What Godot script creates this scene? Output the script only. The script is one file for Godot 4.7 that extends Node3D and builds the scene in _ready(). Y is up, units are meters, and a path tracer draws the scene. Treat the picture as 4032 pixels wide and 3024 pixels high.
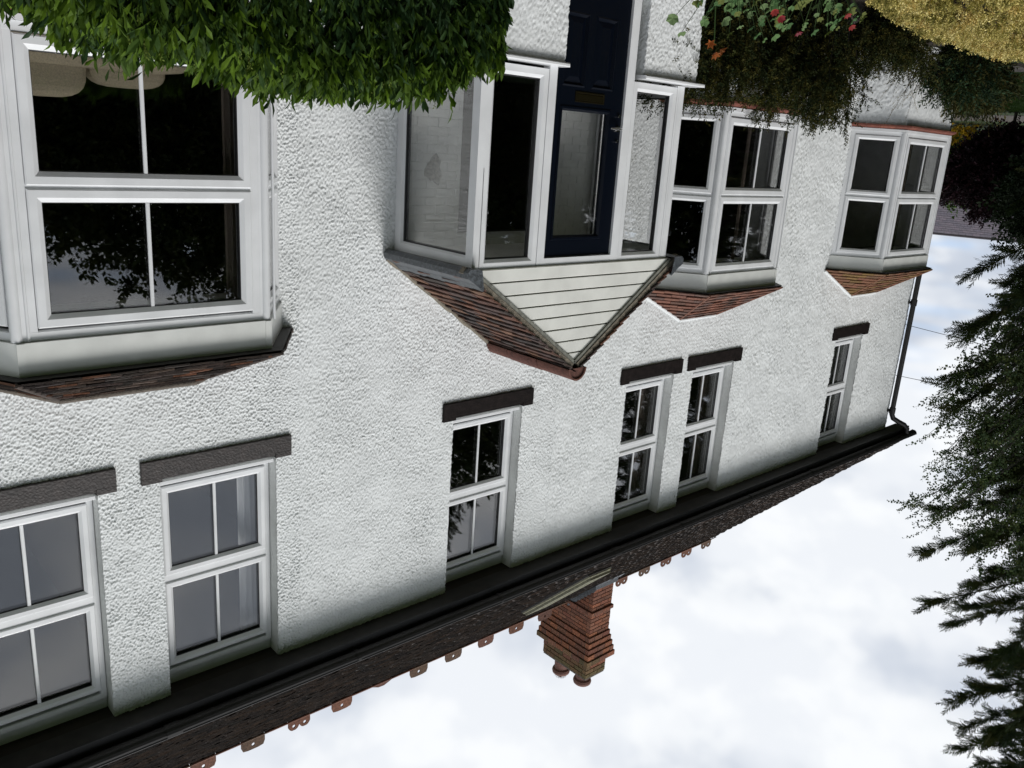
extends Node3D

# ------------------------------------------------------------------ mesh builder
class MB:
	var v := PackedVector3Array()
	var n := PackedVector3Array()
	var c := PackedColorArray()
	var col := Color(1, 1, 1)
	func tri(a: Vector3, b: Vector3, d: Vector3) -> void:   # counter-clockwise seen from outside
		var k := (b - a).cross(d - a)
		if k.length_squared() < 1e-16:
			return
		k = k.normalized()
		v.append(a); v.append(d); v.append(b)
		for i in 3:
			n.append(k); c.append(col)
	func tris(a: Vector3, b: Vector3, d: Vector3, na: Vector3, nb: Vector3, nd: Vector3) -> void:
		v.append(a); v.append(d); v.append(b)
		n.append(na); n.append(nd); n.append(nb)
		for i in 3:
			c.append(col)
	func quad(a: Vector3, b: Vector3, d: Vector3, e: Vector3) -> void:
		tri(a, b, d)
		tri(a, d, e)
	func box(lo: Vector3, hi: Vector3) -> void:
		obox(Vector3((lo.x + hi.x) / 2, (lo.y + hi.y) / 2, (lo.z + hi.z) / 2), Vector3.RIGHT, Vector3.UP, Vector3.BACK, hi - lo)
	func obox(o: Vector3, x: Vector3, y: Vector3, z: Vector3, s: Vector3) -> void:
		var a := x * s.x / 2
		var b := y * s.y / 2
		var d := z * s.z / 2
		quad(o - a - b + d, o + a - b + d, o + a + b + d, o - a + b + d)
		quad(o + a - b - d, o - a - b - d, o - a + b - d, o + a + b - d)
		quad(o + a - b + d, o + a - b - d, o + a + b - d, o + a + b + d)
		quad(o - a - b - d, o - a - b + d, o - a + b + d, o - a + b - d)
		quad(o - a + b + d, o + a + b + d, o + a + b - d, o - a + b - d)
		quad(o - a - b - d, o + a - b - d, o + a - b + d, o - a - b + d)
	func cbox(o: Vector3, x: Vector3, y: Vector3, z: Vector3, s: Vector3, e: float) -> void:   # a box with its front (z) edges chamfered
		var a := x * s.x / 2
		var b := y * s.y / 2
		var d := z * s.z / 2
		var f := [o - a - b, o + a - b, o + a + b, o - a + b]
		var g := []
		for p in f:
			var t: Vector3 = p
			g.append(t + d - (t - o).dot(x) / maxf(s.x / 2, 1e-6) * x * e - (t - o).dot(y) / maxf(s.y / 2, 1e-6) * y * e)
		for i in 4:
			var j := (i + 1) % 4
			quad(f[i] - d, f[j] - d, f[j] + d - z * e, f[i] + d - z * e)
			quad(f[i] + d - z * e, f[j] + d - z * e, g[j], g[i])
		quad(g[0], g[1], g[2], g[3])
		quad(f[1] - d, f[0] - d, f[3] - d, f[2] - d)
	func prism(poly: Array, e: Vector3) -> void:   # convex polygon, counter-clockwise seen against e, pushed along e
		var k := poly.size()
		for i in range(1, k - 1):
			tri(poly[0] + e, poly[i] + e, poly[i + 1] + e)
			tri(poly[0], poly[i + 1], poly[i])
		for i in k:
			var j := (i + 1) % k
			quad(poly[i], poly[j], poly[j] + e, poly[i] + e)
	func tube(p: Array, r: Array, sides := 8, cap := true) -> void:
		var rings := []
		var side := Vector3.ZERO
		for i in p.size():
			var t: Vector3 = (p[mini(i + 1, p.size() - 1)] - p[maxi(i - 1, 0)]).normalized()
			if i == 0:
				side = t.cross(Vector3.UP if absf(t.y) < 0.9 else Vector3.RIGHT).normalized()
			else:
				side = (side - t * side.dot(t)).normalized()
			var up := side.cross(t)
			var ring := []
			for k in sides:
				var a := TAU * k / sides
				ring.append(side * cos(a) - up * sin(a))
			rings.append(ring)
		for i in p.size() - 1:
			for k in sides:
				var m := (k + 1) % sides
				var a: Vector3 = rings[i][k]
				var b: Vector3 = rings[i][m]
				var d: Vector3 = rings[i + 1][m]
				var e: Vector3 = rings[i + 1][k]
				tris(p[i] + a * r[i], p[i] + b * r[i], p[i + 1] + d * r[i + 1], a, b, d)
				tris(p[i] + a * r[i], p[i + 1] + d * r[i + 1], p[i + 1] + e * r[i + 1], a, d, e)
		if cap:
			for k in range(1, sides - 1):
				tri(p[0] + rings[0][0] * r[0], p[0] + rings[0][k + 1] * r[0], p[0] + rings[0][k] * r[0])
				var q := p.size() - 1
				tri(p[q] + rings[q][0] * r[q], p[q] + rings[q][k] * r[q], p[q] + rings[q][k + 1] * r[q])
	func lathe(o: Vector3, prof: Array, sides := 20) -> void:   # prof of Vector2(radius, height)
		for i in prof.size() - 1:
			var p: Vector2 = prof[i]
			var q: Vector2 = prof[i + 1]
			var s := Vector2(q.y - p.y, p.x - q.x).normalized()
			for k in sides:
				var a := TAU * k / sides
				var b := TAU * (k + 1) / sides
				var ca := Vector3(cos(a), 0, -sin(a))
				var cb := Vector3(cos(b), 0, -sin(b))
				var na := ca * s.x + Vector3.UP * s.y
				var nb := cb * s.x + Vector3.UP * s.y
				var p1 := o + ca * p.x + Vector3.UP * p.y
				var p2 := o + cb * p.x + Vector3.UP * p.y
				var q1 := o + ca * q.x + Vector3.UP * q.y
				var q2 := o + cb * q.x + Vector3.UP * q.y
				if p.x > 1e-5:
					tris(p1, p2, q2, na, nb, nb)
				if q.x > 1e-5:
					tris(p1, q2, q1, na, nb, na)
	func ring(O: Vector3, U: Vector3, V: Vector3, N: Vector3, x0: float, y0: float, x1: float, y1: float, prof: Array) -> void:   # mitred frame, prof of Vector2(inset, height)
		for i in prof.size() - 1:
			var p: Vector2 = prof[i]
			var q: Vector2 = prof[i + 1]
			var A := [Vector2(x0 + p.x, y0 + p.x), Vector2(x1 - p.x, y0 + p.x), Vector2(x1 - p.x, y1 - p.x), Vector2(x0 + p.x, y1 - p.x)]
			var B := [Vector2(x0 + q.x, y0 + q.x), Vector2(x1 - q.x, y0 + q.x), Vector2(x1 - q.x, y1 - q.x), Vector2(x0 + q.x, y1 - q.x)]
			for k in 4:
				var m := (k + 1) % 4
				quad(O + U * A[k].x + V * A[k].y + N * p.y, O + U * A[m].x + V * A[m].y + N * p.y, O + U * B[m].x + V * B[m].y + N * q.y, O + U * B[k].x + V * B[k].y + N * q.y)
	func mesh(into: ArrayMesh = null) -> ArrayMesh:
		var m := into if into else ArrayMesh.new()
		var a := []
		a.resize(Mesh.ARRAY_MAX)
		a[Mesh.ARRAY_VERTEX] = v
		a[Mesh.ARRAY_NORMAL] = n
		a[Mesh.ARRAY_COLOR] = c
		m.add_surface_from_arrays(Mesh.PRIMITIVE_TRIANGLES, a)
		return m

const EY := 1.6
var M := {}
var rng := RandomNumberGenerator.new()
var lump := FastNoiseLite.new()
var wave := FastNoiseLite.new()
var pits := FastNoiseLite.new()
var taken := {}

# ------------------------------------------------------------------ naming
func put(called: String, mb, mat: Material, parent: Node3D = self) -> MeshInstance3D:
	var o := MeshInstance3D.new()
	o.mesh = mb.mesh() if mb is MB else mb
	o.material_override = mat if mat else null
	return hook(called, o, parent)

func hook(called: String, o: Node3D, parent: Node3D) -> Node3D:
	var key := str(parent.get_instance_id()) + called
	var k: int = taken.get(key, 0)
	taken[key] = k + 1
	o.name = called if k == 0 else "%s_%03d" % [called, k]
	parent.add_child(o, true)
	return o

func thing(called: String, label: String, category: String, at := Vector3.ZERO, group := "") -> Node3D:
	var o := Node3D.new()
	hook(called, o, self)
	o.position = at
	return tag(o, label, category, group)

func tag(o: Node3D, label: String, category: String, group := "") -> Node3D:
	o.set_meta("label", label)
	o.set_meta("category", category)
	if group:
		o.set_meta("group", group)
	return o

# ------------------------------------------------------------------ materials
func noise_tex(freq: float, kind := FastNoiseLite.TYPE_SIMPLEX_SMOOTH, octaves := 4, lo := Color(0, 0, 0), hi := Color(1, 1, 1), size := 512, sd := 1) -> NoiseTexture2D:
	var f := FastNoiseLite.new()
	f.noise_type = kind
	f.frequency = freq
	f.fractal_octaves = octaves
	f.seed = sd
	if kind == FastNoiseLite.TYPE_CELLULAR:
		f.cellular_return_type = FastNoiseLite.RETURN_DISTANCE
		f.fractal_type = FastNoiseLite.FRACTAL_NONE
	var t := NoiseTexture2D.new()
	t.width = size
	t.height = size
	t.seamless = true
	t.noise = f
	var g := Gradient.new()
	g.set_color(0, lo)
	g.set_color(1, hi)
	t.color_ramp = g
	return t

func mat(called: String, lin: Color, rough: float, tex: Texture2D = null, scale := 1.0, bump: Texture2D = null, bscale := 0.0) -> StandardMaterial3D:
	var m := StandardMaterial3D.new()
	m.resource_name = called
	m.albedo_color = lin.linear_to_srgb()
	m.roughness = rough
	m.vertex_color_use_as_albedo = true
	if tex or bump:
		m.uv1_triplanar = true
		m.uv1_world_triplanar = true
		m.uv1_scale = Vector3.ONE * scale
		m.albedo_texture = tex
		if bump:
			m.heightmap_enabled = true
			m.heightmap_texture = bump
			m.heightmap_scale = bscale
	M[called] = m
	return m

func leafmat(called: String, rough := 0.5, through := Color(0.3, 0.4, 0.1)) -> StandardMaterial3D:
	var m := mat(called, Color(1, 1, 1), rough)
	m.cull_mode = BaseMaterial3D.CULL_DISABLED
	m.backlight_enabled = true
	m.backlight = through
	return m

func g(x: float) -> Color:
	return Color(x, x, x)

func materials() -> void:
	var fine := noise_tex(0.03, FastNoiseLite.TYPE_SIMPLEX_SMOOTH, 5, g(0.80), g(1.0))
	var dirt := noise_tex(0.012, FastNoiseLite.TYPE_SIMPLEX_SMOOTH, 5, g(0.62), g(1.0), 512, 3)
	var grain := noise_tex(0.05, FastNoiseLite.TYPE_SIMPLEX_SMOOTH, 4, g(0.0), g(1.0), 512, 5)
	var faint := noise_tex(0.008, FastNoiseLite.TYPE_SIMPLEX_SMOOTH, 5, g(0.93), g(1.0), 512, 7)
	mat("roughcast", Color(0.80, 0.82, 0.82), 0.95, faint, 0.35)
	mat("reveal_plaster", Color(0.74, 0.75, 0.73), 0.9, faint, 1.2, grain, 0.35)
	mat("upvc", Color(0.78, 0.79, 0.80), 0.32, faint, 0.6)
	mat("fascia_white", Color(0.72, 0.73, 0.70), 0.4, faint, 0.8)
	mat("cladding", Color(0.82, 0.82, 0.77), 0.38, faint, 0.7)
	mat("sill_brown", Color(0.044, 0.034, 0.031), 0.55, dirt, 1.5, grain, 0.25)
	mat("sill_dark", Color(0.020, 0.0145, 0.0135), 0.6, dirt, 1.5, grain, 0.25)
	M.sill_dark.metallic_specular = 0.25
	mat("black_plastic", Color(0.013, 0.012, 0.012), 0.55, dirt, 1.0)
	mat("dark_wood", Color(0.026, 0.022, 0.018), 0.6, dirt, 1.0)
	mat("tile", Color(1, 1, 1), 0.85, dirt, 3.0, grain, 0.4)
	mat("old_tile", Color(1, 1, 1), 0.8, dirt, 2.0, grain, 0.5)
	mat("brick", Color(1, 1, 1), 0.9, dirt, 4.0, grain, 0.5)
	mat("mortar", Color(0.20, 0.17, 0.14), 0.95, dirt, 3.0, grain, 0.6)
	mat("painted_brick", Color(0.76, 0.77, 0.74), 0.7, faint, 1.0, grain, 0.2)
	mat("bare", Color(0.52, 0.50, 0.45), 0.9, dirt, 4.0, grain, 0.5)
	mat("verge_board", Color(0.30, 0.26, 0.20), 0.85, dirt, 2.5, grain, 0.6)
	mat("trim_grey", Color(0.30, 0.30, 0.255), 0.6, dirt, 2.0)
	mat("lead", Color(0.125, 0.14, 0.155), 0.42, noise_tex(0.02, FastNoiseLite.TYPE_SIMPLEX_SMOOTH, 5, g(0.5), g(1.0), 512, 9), 2.2, grain, 0.3)
	mat("navy", Color(0.0018, 0.0034, 0.0078), 0.32)
	M.navy.metallic_specular = 0.3
	mat("brass", Color(0.055, 0.045, 0.022), 0.3)
	M.brass.metallic = 0.9
	mat("chrome", Color(0.6, 0.6, 0.6), 0.2)
	M.chrome.metallic = 1.0
	mat("gasket", Color(0.012, 0.012, 0.014), 0.5)
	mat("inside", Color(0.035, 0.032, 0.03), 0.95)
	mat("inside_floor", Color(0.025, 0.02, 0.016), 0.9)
	mat("cream_wood", Color(0.27, 0.26, 0.165), 0.6, dirt, 2.0)
	mat("pot", Color(0.26, 0.12, 0.09), 0.8, dirt, 3.0)
	mat("wire", Color(0.25, 0.25, 0.26), 0.4)
	M.wire.metallic = 0.7
	mat("cable", Color(0.02, 0.02, 0.022), 0.6)
	mat("sofa_cloth", Color(0.42, 0.36, 0.25), 0.95, fine, 4.0, grain, 0.5)
	mat("curtain_white", Color(0.60, 0.61, 0.62), 0.9)
	mat("curtain_dark", Color(0.13, 0.105, 0.085), 0.9)
	mat("oak", Color(0.30, 0.19, 0.09), 0.6, fine, 2.0)
	mat("lawn", Color(0.045, 0.085, 0.016), 0.95, noise_tex(0.03, FastNoiseLite.TYPE_SIMPLEX_SMOOTH, 5, g(0.55), g(1.0), 512, 11), 0.8, grain, 2.0)
	mat("soil", Color(0.045, 0.033, 0.024), 1.0, dirt, 1.0, grain, 2.0)
	mat("paving", Color(0.10, 0.085, 0.07), 0.9, dirt, 0.8, grain, 0.6)
	mat("slate", Color(1, 1, 1), 0.7, dirt, 1.0)
	mat("far_brick", Color(0.24, 0.13, 0.09), 0.9, dirt, 1.0)
	mat("bark", Color(0.075, 0.06, 0.045), 0.95, dirt, 3.0, grain, 1.0)
	mat("pale_bark", Color(0.16, 0.15, 0.12), 0.9, dirt, 3.0, grain, 1.0)
	leafmat("hedge_leaf", 0.5)
	M.hedge_leaf.metallic_specular = 0.25
	leafmat("small_leaf", 0.7)
	M.small_leaf.metallic_specular = 0.22
	leafmat("petal", 0.6, Color(0.4, 0.2, 0.1))
	var gl := StandardMaterial3D.new()
	gl.resource_name = "glass"
	gl.transparency = BaseMaterial3D.TRANSPARENCY_ALPHA
	gl.albedo_color = Color(0.0, 0.02, 0.015, 0.004)
	gl.roughness = 0.0
	gl.metallic_specular = 0.5
	M.glass = gl

# ------------------------------------------------------------------ sky, sun, camera
func sky_and_light() -> void:
	var cam := Camera3D.new()
	cam.name = "camera"
	# the photograph was taken with the camera upside down
	cam.transform = Transform3D(Basis(Vector3(-0.745109, -0.064918, 0.663775), Vector3(-0.137745, -0.958815, -0.248396), Vector3(0.652563, -0.276514, 0.705480)).orthonormalized(), Vector3(0, EY, 6))
	cam.fov = 48.786
	cam.near = 0.05
	cam.far = 600
	add_child(cam)
	cam.current = true
	var w := 1536
	var h := 768
	var im := Image.create_empty(w, h, false, Image.FORMAT_RGBF)
	var a := FastNoiseLite.new()
	a.seed = 30
	a.noise_type = FastNoiseLite.TYPE_SIMPLEX_SMOOTH
	a.frequency = 2.1
	a.fractal_octaves = 6
	a.fractal_gain = 0.5
	var b := FastNoiseLite.new()
	b.seed = 5
	b.noise_type = FastNoiseLite.TYPE_SIMPLEX_SMOOTH
	b.frequency = 3.4
	b.fractal_octaves = 6
	b.fractal_gain = 0.55
	for j in h:
		var el := PI * (0.5 - (j + 0.5) / h)
		var ce := cos(el)
		var se := sin(el)
		for i in w:
			var az := TAU * (i + 0.5) / w
			var d := Vector3(sin(az) * ce, se, -cos(az) * ce)
			var q := Vector3(0.7, 0.5, 0.4)
			if j < h / 2 + 8:
				# clouds lie on a flat layer: stretch towards the horizon
				var k := 1.0 / (maxf(se, 0.0) + 0.22)
				var p := Vector3(d.x * k, se * 0.6, d.z * k)
				var cl := a.get_noise_3dv(p)
				var cb := b.get_noise_3dv(p * 1.3 + Vector3(7, 3, 1))
				var white := smoothstep(-0.42, 0.22, cl)
				var col := Vector3(0.55, 0.605, 0.70).lerp(Vector3(0.84, 0.87, 0.915), white)
				col = col.lerp(Vector3(0.93, 0.95, 0.97), smoothstep(-0.10, 0.30, cb) * (0.15 + 0.75 * white))
				# a gap of thin blue low down
				var low := smoothstep(0.30, 0.03, se)
				var streak := smoothstep(0.02, 0.38, b.get_noise_3dv(Vector3(d.x * 1.2, se * 17.0, d.z * 1.2)))
				col = col.lerp(Vector3(0.48, 0.66, 0.92), low * streak * 0.75)
				q = col
			else:
				q = Vector3(0.22, 0.24, 0.20)
			im.set_pixel(i, j, Color(q.x, q.y, q.z))
	var ps := PanoramaSkyMaterial.new()
	ps.panorama = ImageTexture.create_from_image(im)
	var sky := Sky.new()
	sky.sky_material = ps
	var env := Environment.new()
	env.background_mode = Environment.BG_SKY
	env.sky = sky
	env.background_energy_multiplier = 1.0
	env.tonemap_mode = Environment.TONE_MAPPER_LINEAR
	env.tonemap_exposure = 1.05
	env.sdfgi_enabled = true
	env.ssao_enabled = true
	env.ssil_enabled = true
	env.ambient_light_source = Environment.AMBIENT_SOURCE_SKY
	var we := WorldEnvironment.new()
	we.name = "world_environment"
	we.environment = env
	add_child(we)
	var sun := DirectionalLight3D.new()
	sun.name = "sun"
	sun.light_energy = 0.69
	sun.light_angular_distance = 24.0
	sun.light_color = Color(1.0, 0.99, 0.975)
	sun.shadow_enabled = true
	add_child(sun)
	sun.look_at_from_position(Vector3(-1.3, 8.6, 7.2), Vector3.ZERO)

# ------------------------------------------------------------------ roughcast
func height_at(p: Vector3) -> float:
	var d := 0.5 + 0.5 * lump.get_noise_3dv(p)
	var q := 0.5 + 0.5 * pits.get_noise_3dv(p)
	var patchy := 1.12 + 0.55 * wave.get_noise_3dv(p * 0.045)
	return patchy * (0.0125 * (0.45 - d) - 0.0095 * (1.0 - smoothstep(0.08, 0.36, q))) + 0.002 * wave.get_noise_3dv(p) + 0.004 * wave.get_noise_3dv(p * 0.15)

func rough_grid(m: ArrayMesh, rects: Array) -> void:   # rects of [origin, u, v, width, height, step]
	var V := PackedVector3Array()
	var N := PackedVector3Array()
	var I := PackedInt32Array()
	for r in rects:
		var O: Vector3 = r[0]
		var U: Vector3 = r[1]
		var W: Vector3 = r[2]
		var K := U.cross(W)
		var nx := maxi(1, ceili(r[3] / r[5]))
		var ny := maxi(1, ceili(r[4] / r[5]))
		var dx: float = r[3] / nx
		var dy: float = r[4] / ny
		var H := PackedFloat32Array()
		H.resize((nx + 1) * (ny + 1))
		var first := V.size()
		for j in ny + 1:
			for i in nx + 1:
				var p := O + U * (dx * i) + W * (dy * j)
				var hh: float = height_at(p) * (r[6] if r.size() > 6 else 1.0)
				H[j * (nx + 1) + i] = hh
				V.append(p + K * hh)
		for j in ny + 1:
			for i in nx + 1:
				var i0 := maxi(i - 1, 0)
				var i1 := mini(i + 1, nx)
				var j0 := maxi(j - 1, 0)
				var j1 := mini(j + 1, ny)
				var gx := (H[j * (nx + 1) + i1] - H[j * (nx + 1) + i0]) / (dx * (i1 - i0))
				var gy := (H[j1 * (nx + 1) + i] - H[j0 * (nx + 1) + i]) / (dy * (j1 - j0))
				N.append((K - U * gx - W * gy).normalized())
		for j in ny:
			for i in nx:
				var q := first + j * (nx + 1) + i
				I.append(q); I.append(q + nx + 2); I.append(q + 1)
				I.append(q); I.append(q + nx + 1); I.append(q + nx + 2)
	var a := []
	a.resize(Mesh.ARRAY_MAX)
	a[Mesh.ARRAY_VERTEX] = V
	a[Mesh.ARRAY_NORMAL] = N
	a[Mesh.ARRAY_INDEX] = I
	m.add_surface_from_arrays(Mesh.PRIMITIVE_TRIANGLES, a)

# ------------------------------------------------------------------ a plain-tiled slope
# O: foot of the slope at poly (0, 0); U along the eave, V up the slope, N outwards
func cover(parent: Node3D, called: String, m: Material, O: Vector3, U: Vector3, V: Vector3, poly: PackedVector2Array, tw: float, gauge: float, thick: float, tones: Array, v0 := 0.0) -> void:
	var N := U.cross(V).normalized()
	var lo := poly[0]
	var hi := poly[0]
	for p in poly:
		lo = lo.min(p)
		hi = hi.max(p)
	var row := 0
	var v := v0
	while v < hi.y:
		var u := lo.x - tw * (0.5 if row % 2 else 0.0) - rng.randf() * 0.01
		while u < hi.x:
			var rect := PackedVector2Array([Vector2(u + 0.0015, v), Vector2(u + tw - 0.0015, v), Vector2(u + tw - 0.0015, v + gauge + 0.03), Vector2(u + 0.0015, v + gauge + 0.03)])
			var tone: Color = tones[rng.randi() % tones.size()]
			tone = tone * rng.randf_range(0.8, 1.2)
			var lift := rng.randf_range(0.0, 0.008)
			var tilt := rng.randf_range(-0.006, 0.006)
			for part in Geometry2D.intersect_polygons(rect, poly):
				if part.size() < 3 or absf(area(part)) < 0.0004:
					continue
				if Geometry2D.is_polygon_clockwise(part):
					part.reverse()
				var mb := MB.new()
				mb.col = Color(tone.r, tone.g, tone.b)
				var top := []
				var bot := []
				for q in part:
					var t: float = (q.y - v) / (gauge + 0.03)
					var hh: float = lerpf(thick * 2.0 + 0.004 + lift, thick * 1.05, t) + tilt * (q.x - u) / tw
					top.append(O + U * q.x + V * q.y + N * hh)
					bot.append(O + U * q.x + V * q.y + N * (hh - thick))
				for i in range(1, top.size() - 1):
					mb.tri(top[0], top[i], top[i + 1])
					mb.tri(bot[0], bot[i + 1], bot[i])
				for i in top.size():
					var j := (i + 1) % top.size()
					mb.quad(bot[i], bot[j], top[j], top[i])
				put(called, mb, m, parent)
			u += tw
		v += gauge
		row += 1

func area(p: PackedVector2Array) -> float:
	var s := 0.0
	for i in p.size():
		s += p[i].cross(p[(i + 1) % p.size()])
	return s / 2

# ------------------------------------------------------------------ glazing
func pane(parent: Node3D, O: Vector3, U: Vector3, V: Vector3, N: Vector3, x0: float, y0: float, x1: float, y1: float, depth: float) -> void:
	var mb := MB.new()
	for k in 2:
		mb.obox(O + U * (x0 + x1) / 2 + V * (y0 + y1) / 2 + N * (depth - 0.02 * k), U, V, N, Vector3(x1 - x0, y1 - y0, 0.004))
	put("pane", mb, M.glass, parent)

# a sash: mitred ring, dark gasket, double pane, thin bar inside the pane
func sash(parent: Node3D, O: Vector3, U: Vector3, V: Vector3, N: Vector3, gx0: float, gy0: float, gx1: float, gy1: float, w: float, proud: float, bar: bool) -> void:
	var frame := MB.new()
	var gasket := MB.new()
	frame.ring(O, U, V, N, gx0 - w, gy0 - w, gx1 + w, gy1 + w, [Vector2(0, -0.05), Vector2(0, proud - 0.006), Vector2(0.008, proud), Vector2(w * 0.64, proud), Vector2(w * 0.70, proud - 0.003), Vector2(w, proud - 0.020), Vector2(w, -0.06)])
	gasket.ring(O, U, V, N, gx0 - 0.002, gy0 - 0.002, gx1 + 0.002, gy1 + 0.002, [Vector2(0, proud - 0.022), Vector2(0.006, proud - 0.024), Vector2(0.008, proud - 0.06)])
	put("sash", frame, M.upvc, parent)
	put("gasket", gasket, M.gasket, parent)
	pane(parent, O, U, V, N, gx0, gy0, gx1, gy1, proud - 0.032)
	if bar:
		var bars := MB.new()
		bars.cbox(O + U * (gx0 + gx1) / 2 + V * (gy0 + gy1) / 2 + N * (proud - 0.0245), U, V, N, Vector3(0.024, gy1 - gy0, 0.010), 0.004)
		put("glazing_bar", bars, M.upvc, parent)

# ------------------------------------------------------------------ the house
func roof_y(z: float) -> float:
	return 6.16 + (0.30 - z) * 0.9526

var house: Node3D
const WIN := [[-1.622, -0.69], [-2.99, -2.056], [-5.714, -4.820], [-8.222, -7.350], [-9.500, -8.612], [-13.070, -12.210]]

func build_house() -> void:
	house = thing("house", "long white roughcast house with three bay windows, gabled porch and dark tiled roof", "house", Vector3.ZERO)
	walls()
	for i in WIN.size():
		upper_window(WIN[i][0], WIN[i][1], i)
	bay(-2.672, -1.115, 0.36, -2.488, -1.302, 0)
	bay(-9.245, -7.875, 0.45, -9.113, -8.013, 1)
	bay(-13.56, -12.10, 0.50, -13.404, -12.287, 2)
	porch()
	front_door()
	eaves()
	roof()
	chimney()
	rooflight()

func walls() -> void:
	var X := [-14.60, -13.98, -13.07, -12.21, -11.66, -9.72, -9.62, -9.5, -8.612, -8.222, -7.50, -7.35, -6.2, -5.85, -5.714, -4.82, -4.75, -3.2, -2.99, -2.96, -2.056, -1.622, -0.83, -0.69, 1.5]
	var Y := [0.0, 0.42, 1.10, 2.45, 2.86, 4.19, 6.06]
	var holes := []
	for w in WIN:
		holes.append(Rect2(w[0], 4.19, w[1] - w[0], 2.0))
	holes.append(Rect2(-2.96, 1.10, 2.13, 1.76))
	holes.append(Rect2(-9.62, 1.10, 2.12, 1.76))
	holes.append(Rect2(-13.98, 1.10, 2.32, 1.76))
	holes.append(Rect2(-5.85, 0.42, 1.10, 2.03))
	var rects := []
	var body := MB.new()
	var lining := MB.new()
	for i in X.size() - 1:
		for j in Y.size() - 1:
			var c := Vector2((X[i] + X[i + 1]) / 2, (Y[j] + Y[j + 1]) / 2)
			var open := false
			for r in holes:
				open = open or r.has_point(c)
			if open:
				continue
			var step := 0.007 if c.x > -3.2 else 0.0095 if c.x > -6.2 else 0.0135 if c.x > -9.8 else 0.018
			if c.y < 1.1 or c.x > -0.69 or (c.x > -6.3 and c.x < -4.2 and c.y < 2.5):
				step = 0.06
			if not (c.x > -6.3 and c.x < -4.2 and c.y < 2.5):
				rects.append([Vector3(X[i], Y[j], 0), Vector3.RIGHT, Vector3.UP, X[i + 1] - X[i], Y[j + 1] - Y[j], step, 1.0 if c.x > -6.2 else 1.1 if c.x > -9.8 else 1.25])
			body.box(Vector3(X[i], Y[j], -0.17), Vector3(X[i + 1], Y[j + 1], -0.010))
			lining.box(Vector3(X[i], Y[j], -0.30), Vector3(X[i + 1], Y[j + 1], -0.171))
	# the far gable end, the hidden end and the back
	rects.append([Vector3(-14.60, 0, -7.0), Vector3.BACK, Vector3.UP, 7.0, 6.06, 0.05])
	body.box(Vector3(-14.59, 0, -7.0), Vector3(-14.25, 6.06, -0.30))
	body.box(Vector3(1.21, 0, -7.0), Vector3(1.5, 6.06, -0.30))
	body.box(Vector3(-14.59, 0, -7.3), Vector3(1.5, 6.06, -7.0))
	for x in [-14.4, 1.35]:
		body.prism([Vector3(x - 0.14, 6.06, 0.0), Vector3(x - 0.14, 6.06, -7.0), Vector3(x - 0.14, 9.70, -3.5)], Vector3(0.28, 0, 0))
	var am := ArrayMesh.new()
	rough_grid(am, rects)
	body.mesh(am)
	am.surface_set_material(0, M.roughcast)
	am.surface_set_material(1, M.reveal_plaster)
	put("wall", am, null, house)
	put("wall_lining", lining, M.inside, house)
	for q in [["floor", 0.30, 0.45, -0.31], ["floor", 3.05, 3.25, -0.31], ["loft_floor", 6.07, 6.12, 0.0]]:
		var f := MB.new()
		f.box(Vector3(-14.2, q[1], -6.98), Vector3(1.2, q[2], q[3]))
		put(q[0], f, M.inside_floor, house)
	for x in [-3.6, -6.5, -11.0]:
		var p := MB.new()
		p.box(Vector3(x - 0.05, 0.451, -4.29), Vector3(x + 0.05, 3.049, -0.301))
		put("partition", p, M.inside, house)
	for x in [-1.85, -3.9, -6.6, -8.43, -11.2]:
		var p := MB.new()
		p.box(Vector3(x - 0.05, 3.251, -4.29), Vector3(x + 0.05, 6.069, -0.301))
		put("partition", p, M.inside, house)
	for y in [[0.451, 3.049], [3.251, 6.069]]:
		var p := MB.new()
		p.box(Vector3(-14.2, y[0], -4.4), Vector3(1.2, y[1], -4.3))
		put("partition", p, M.inside, house)

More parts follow.
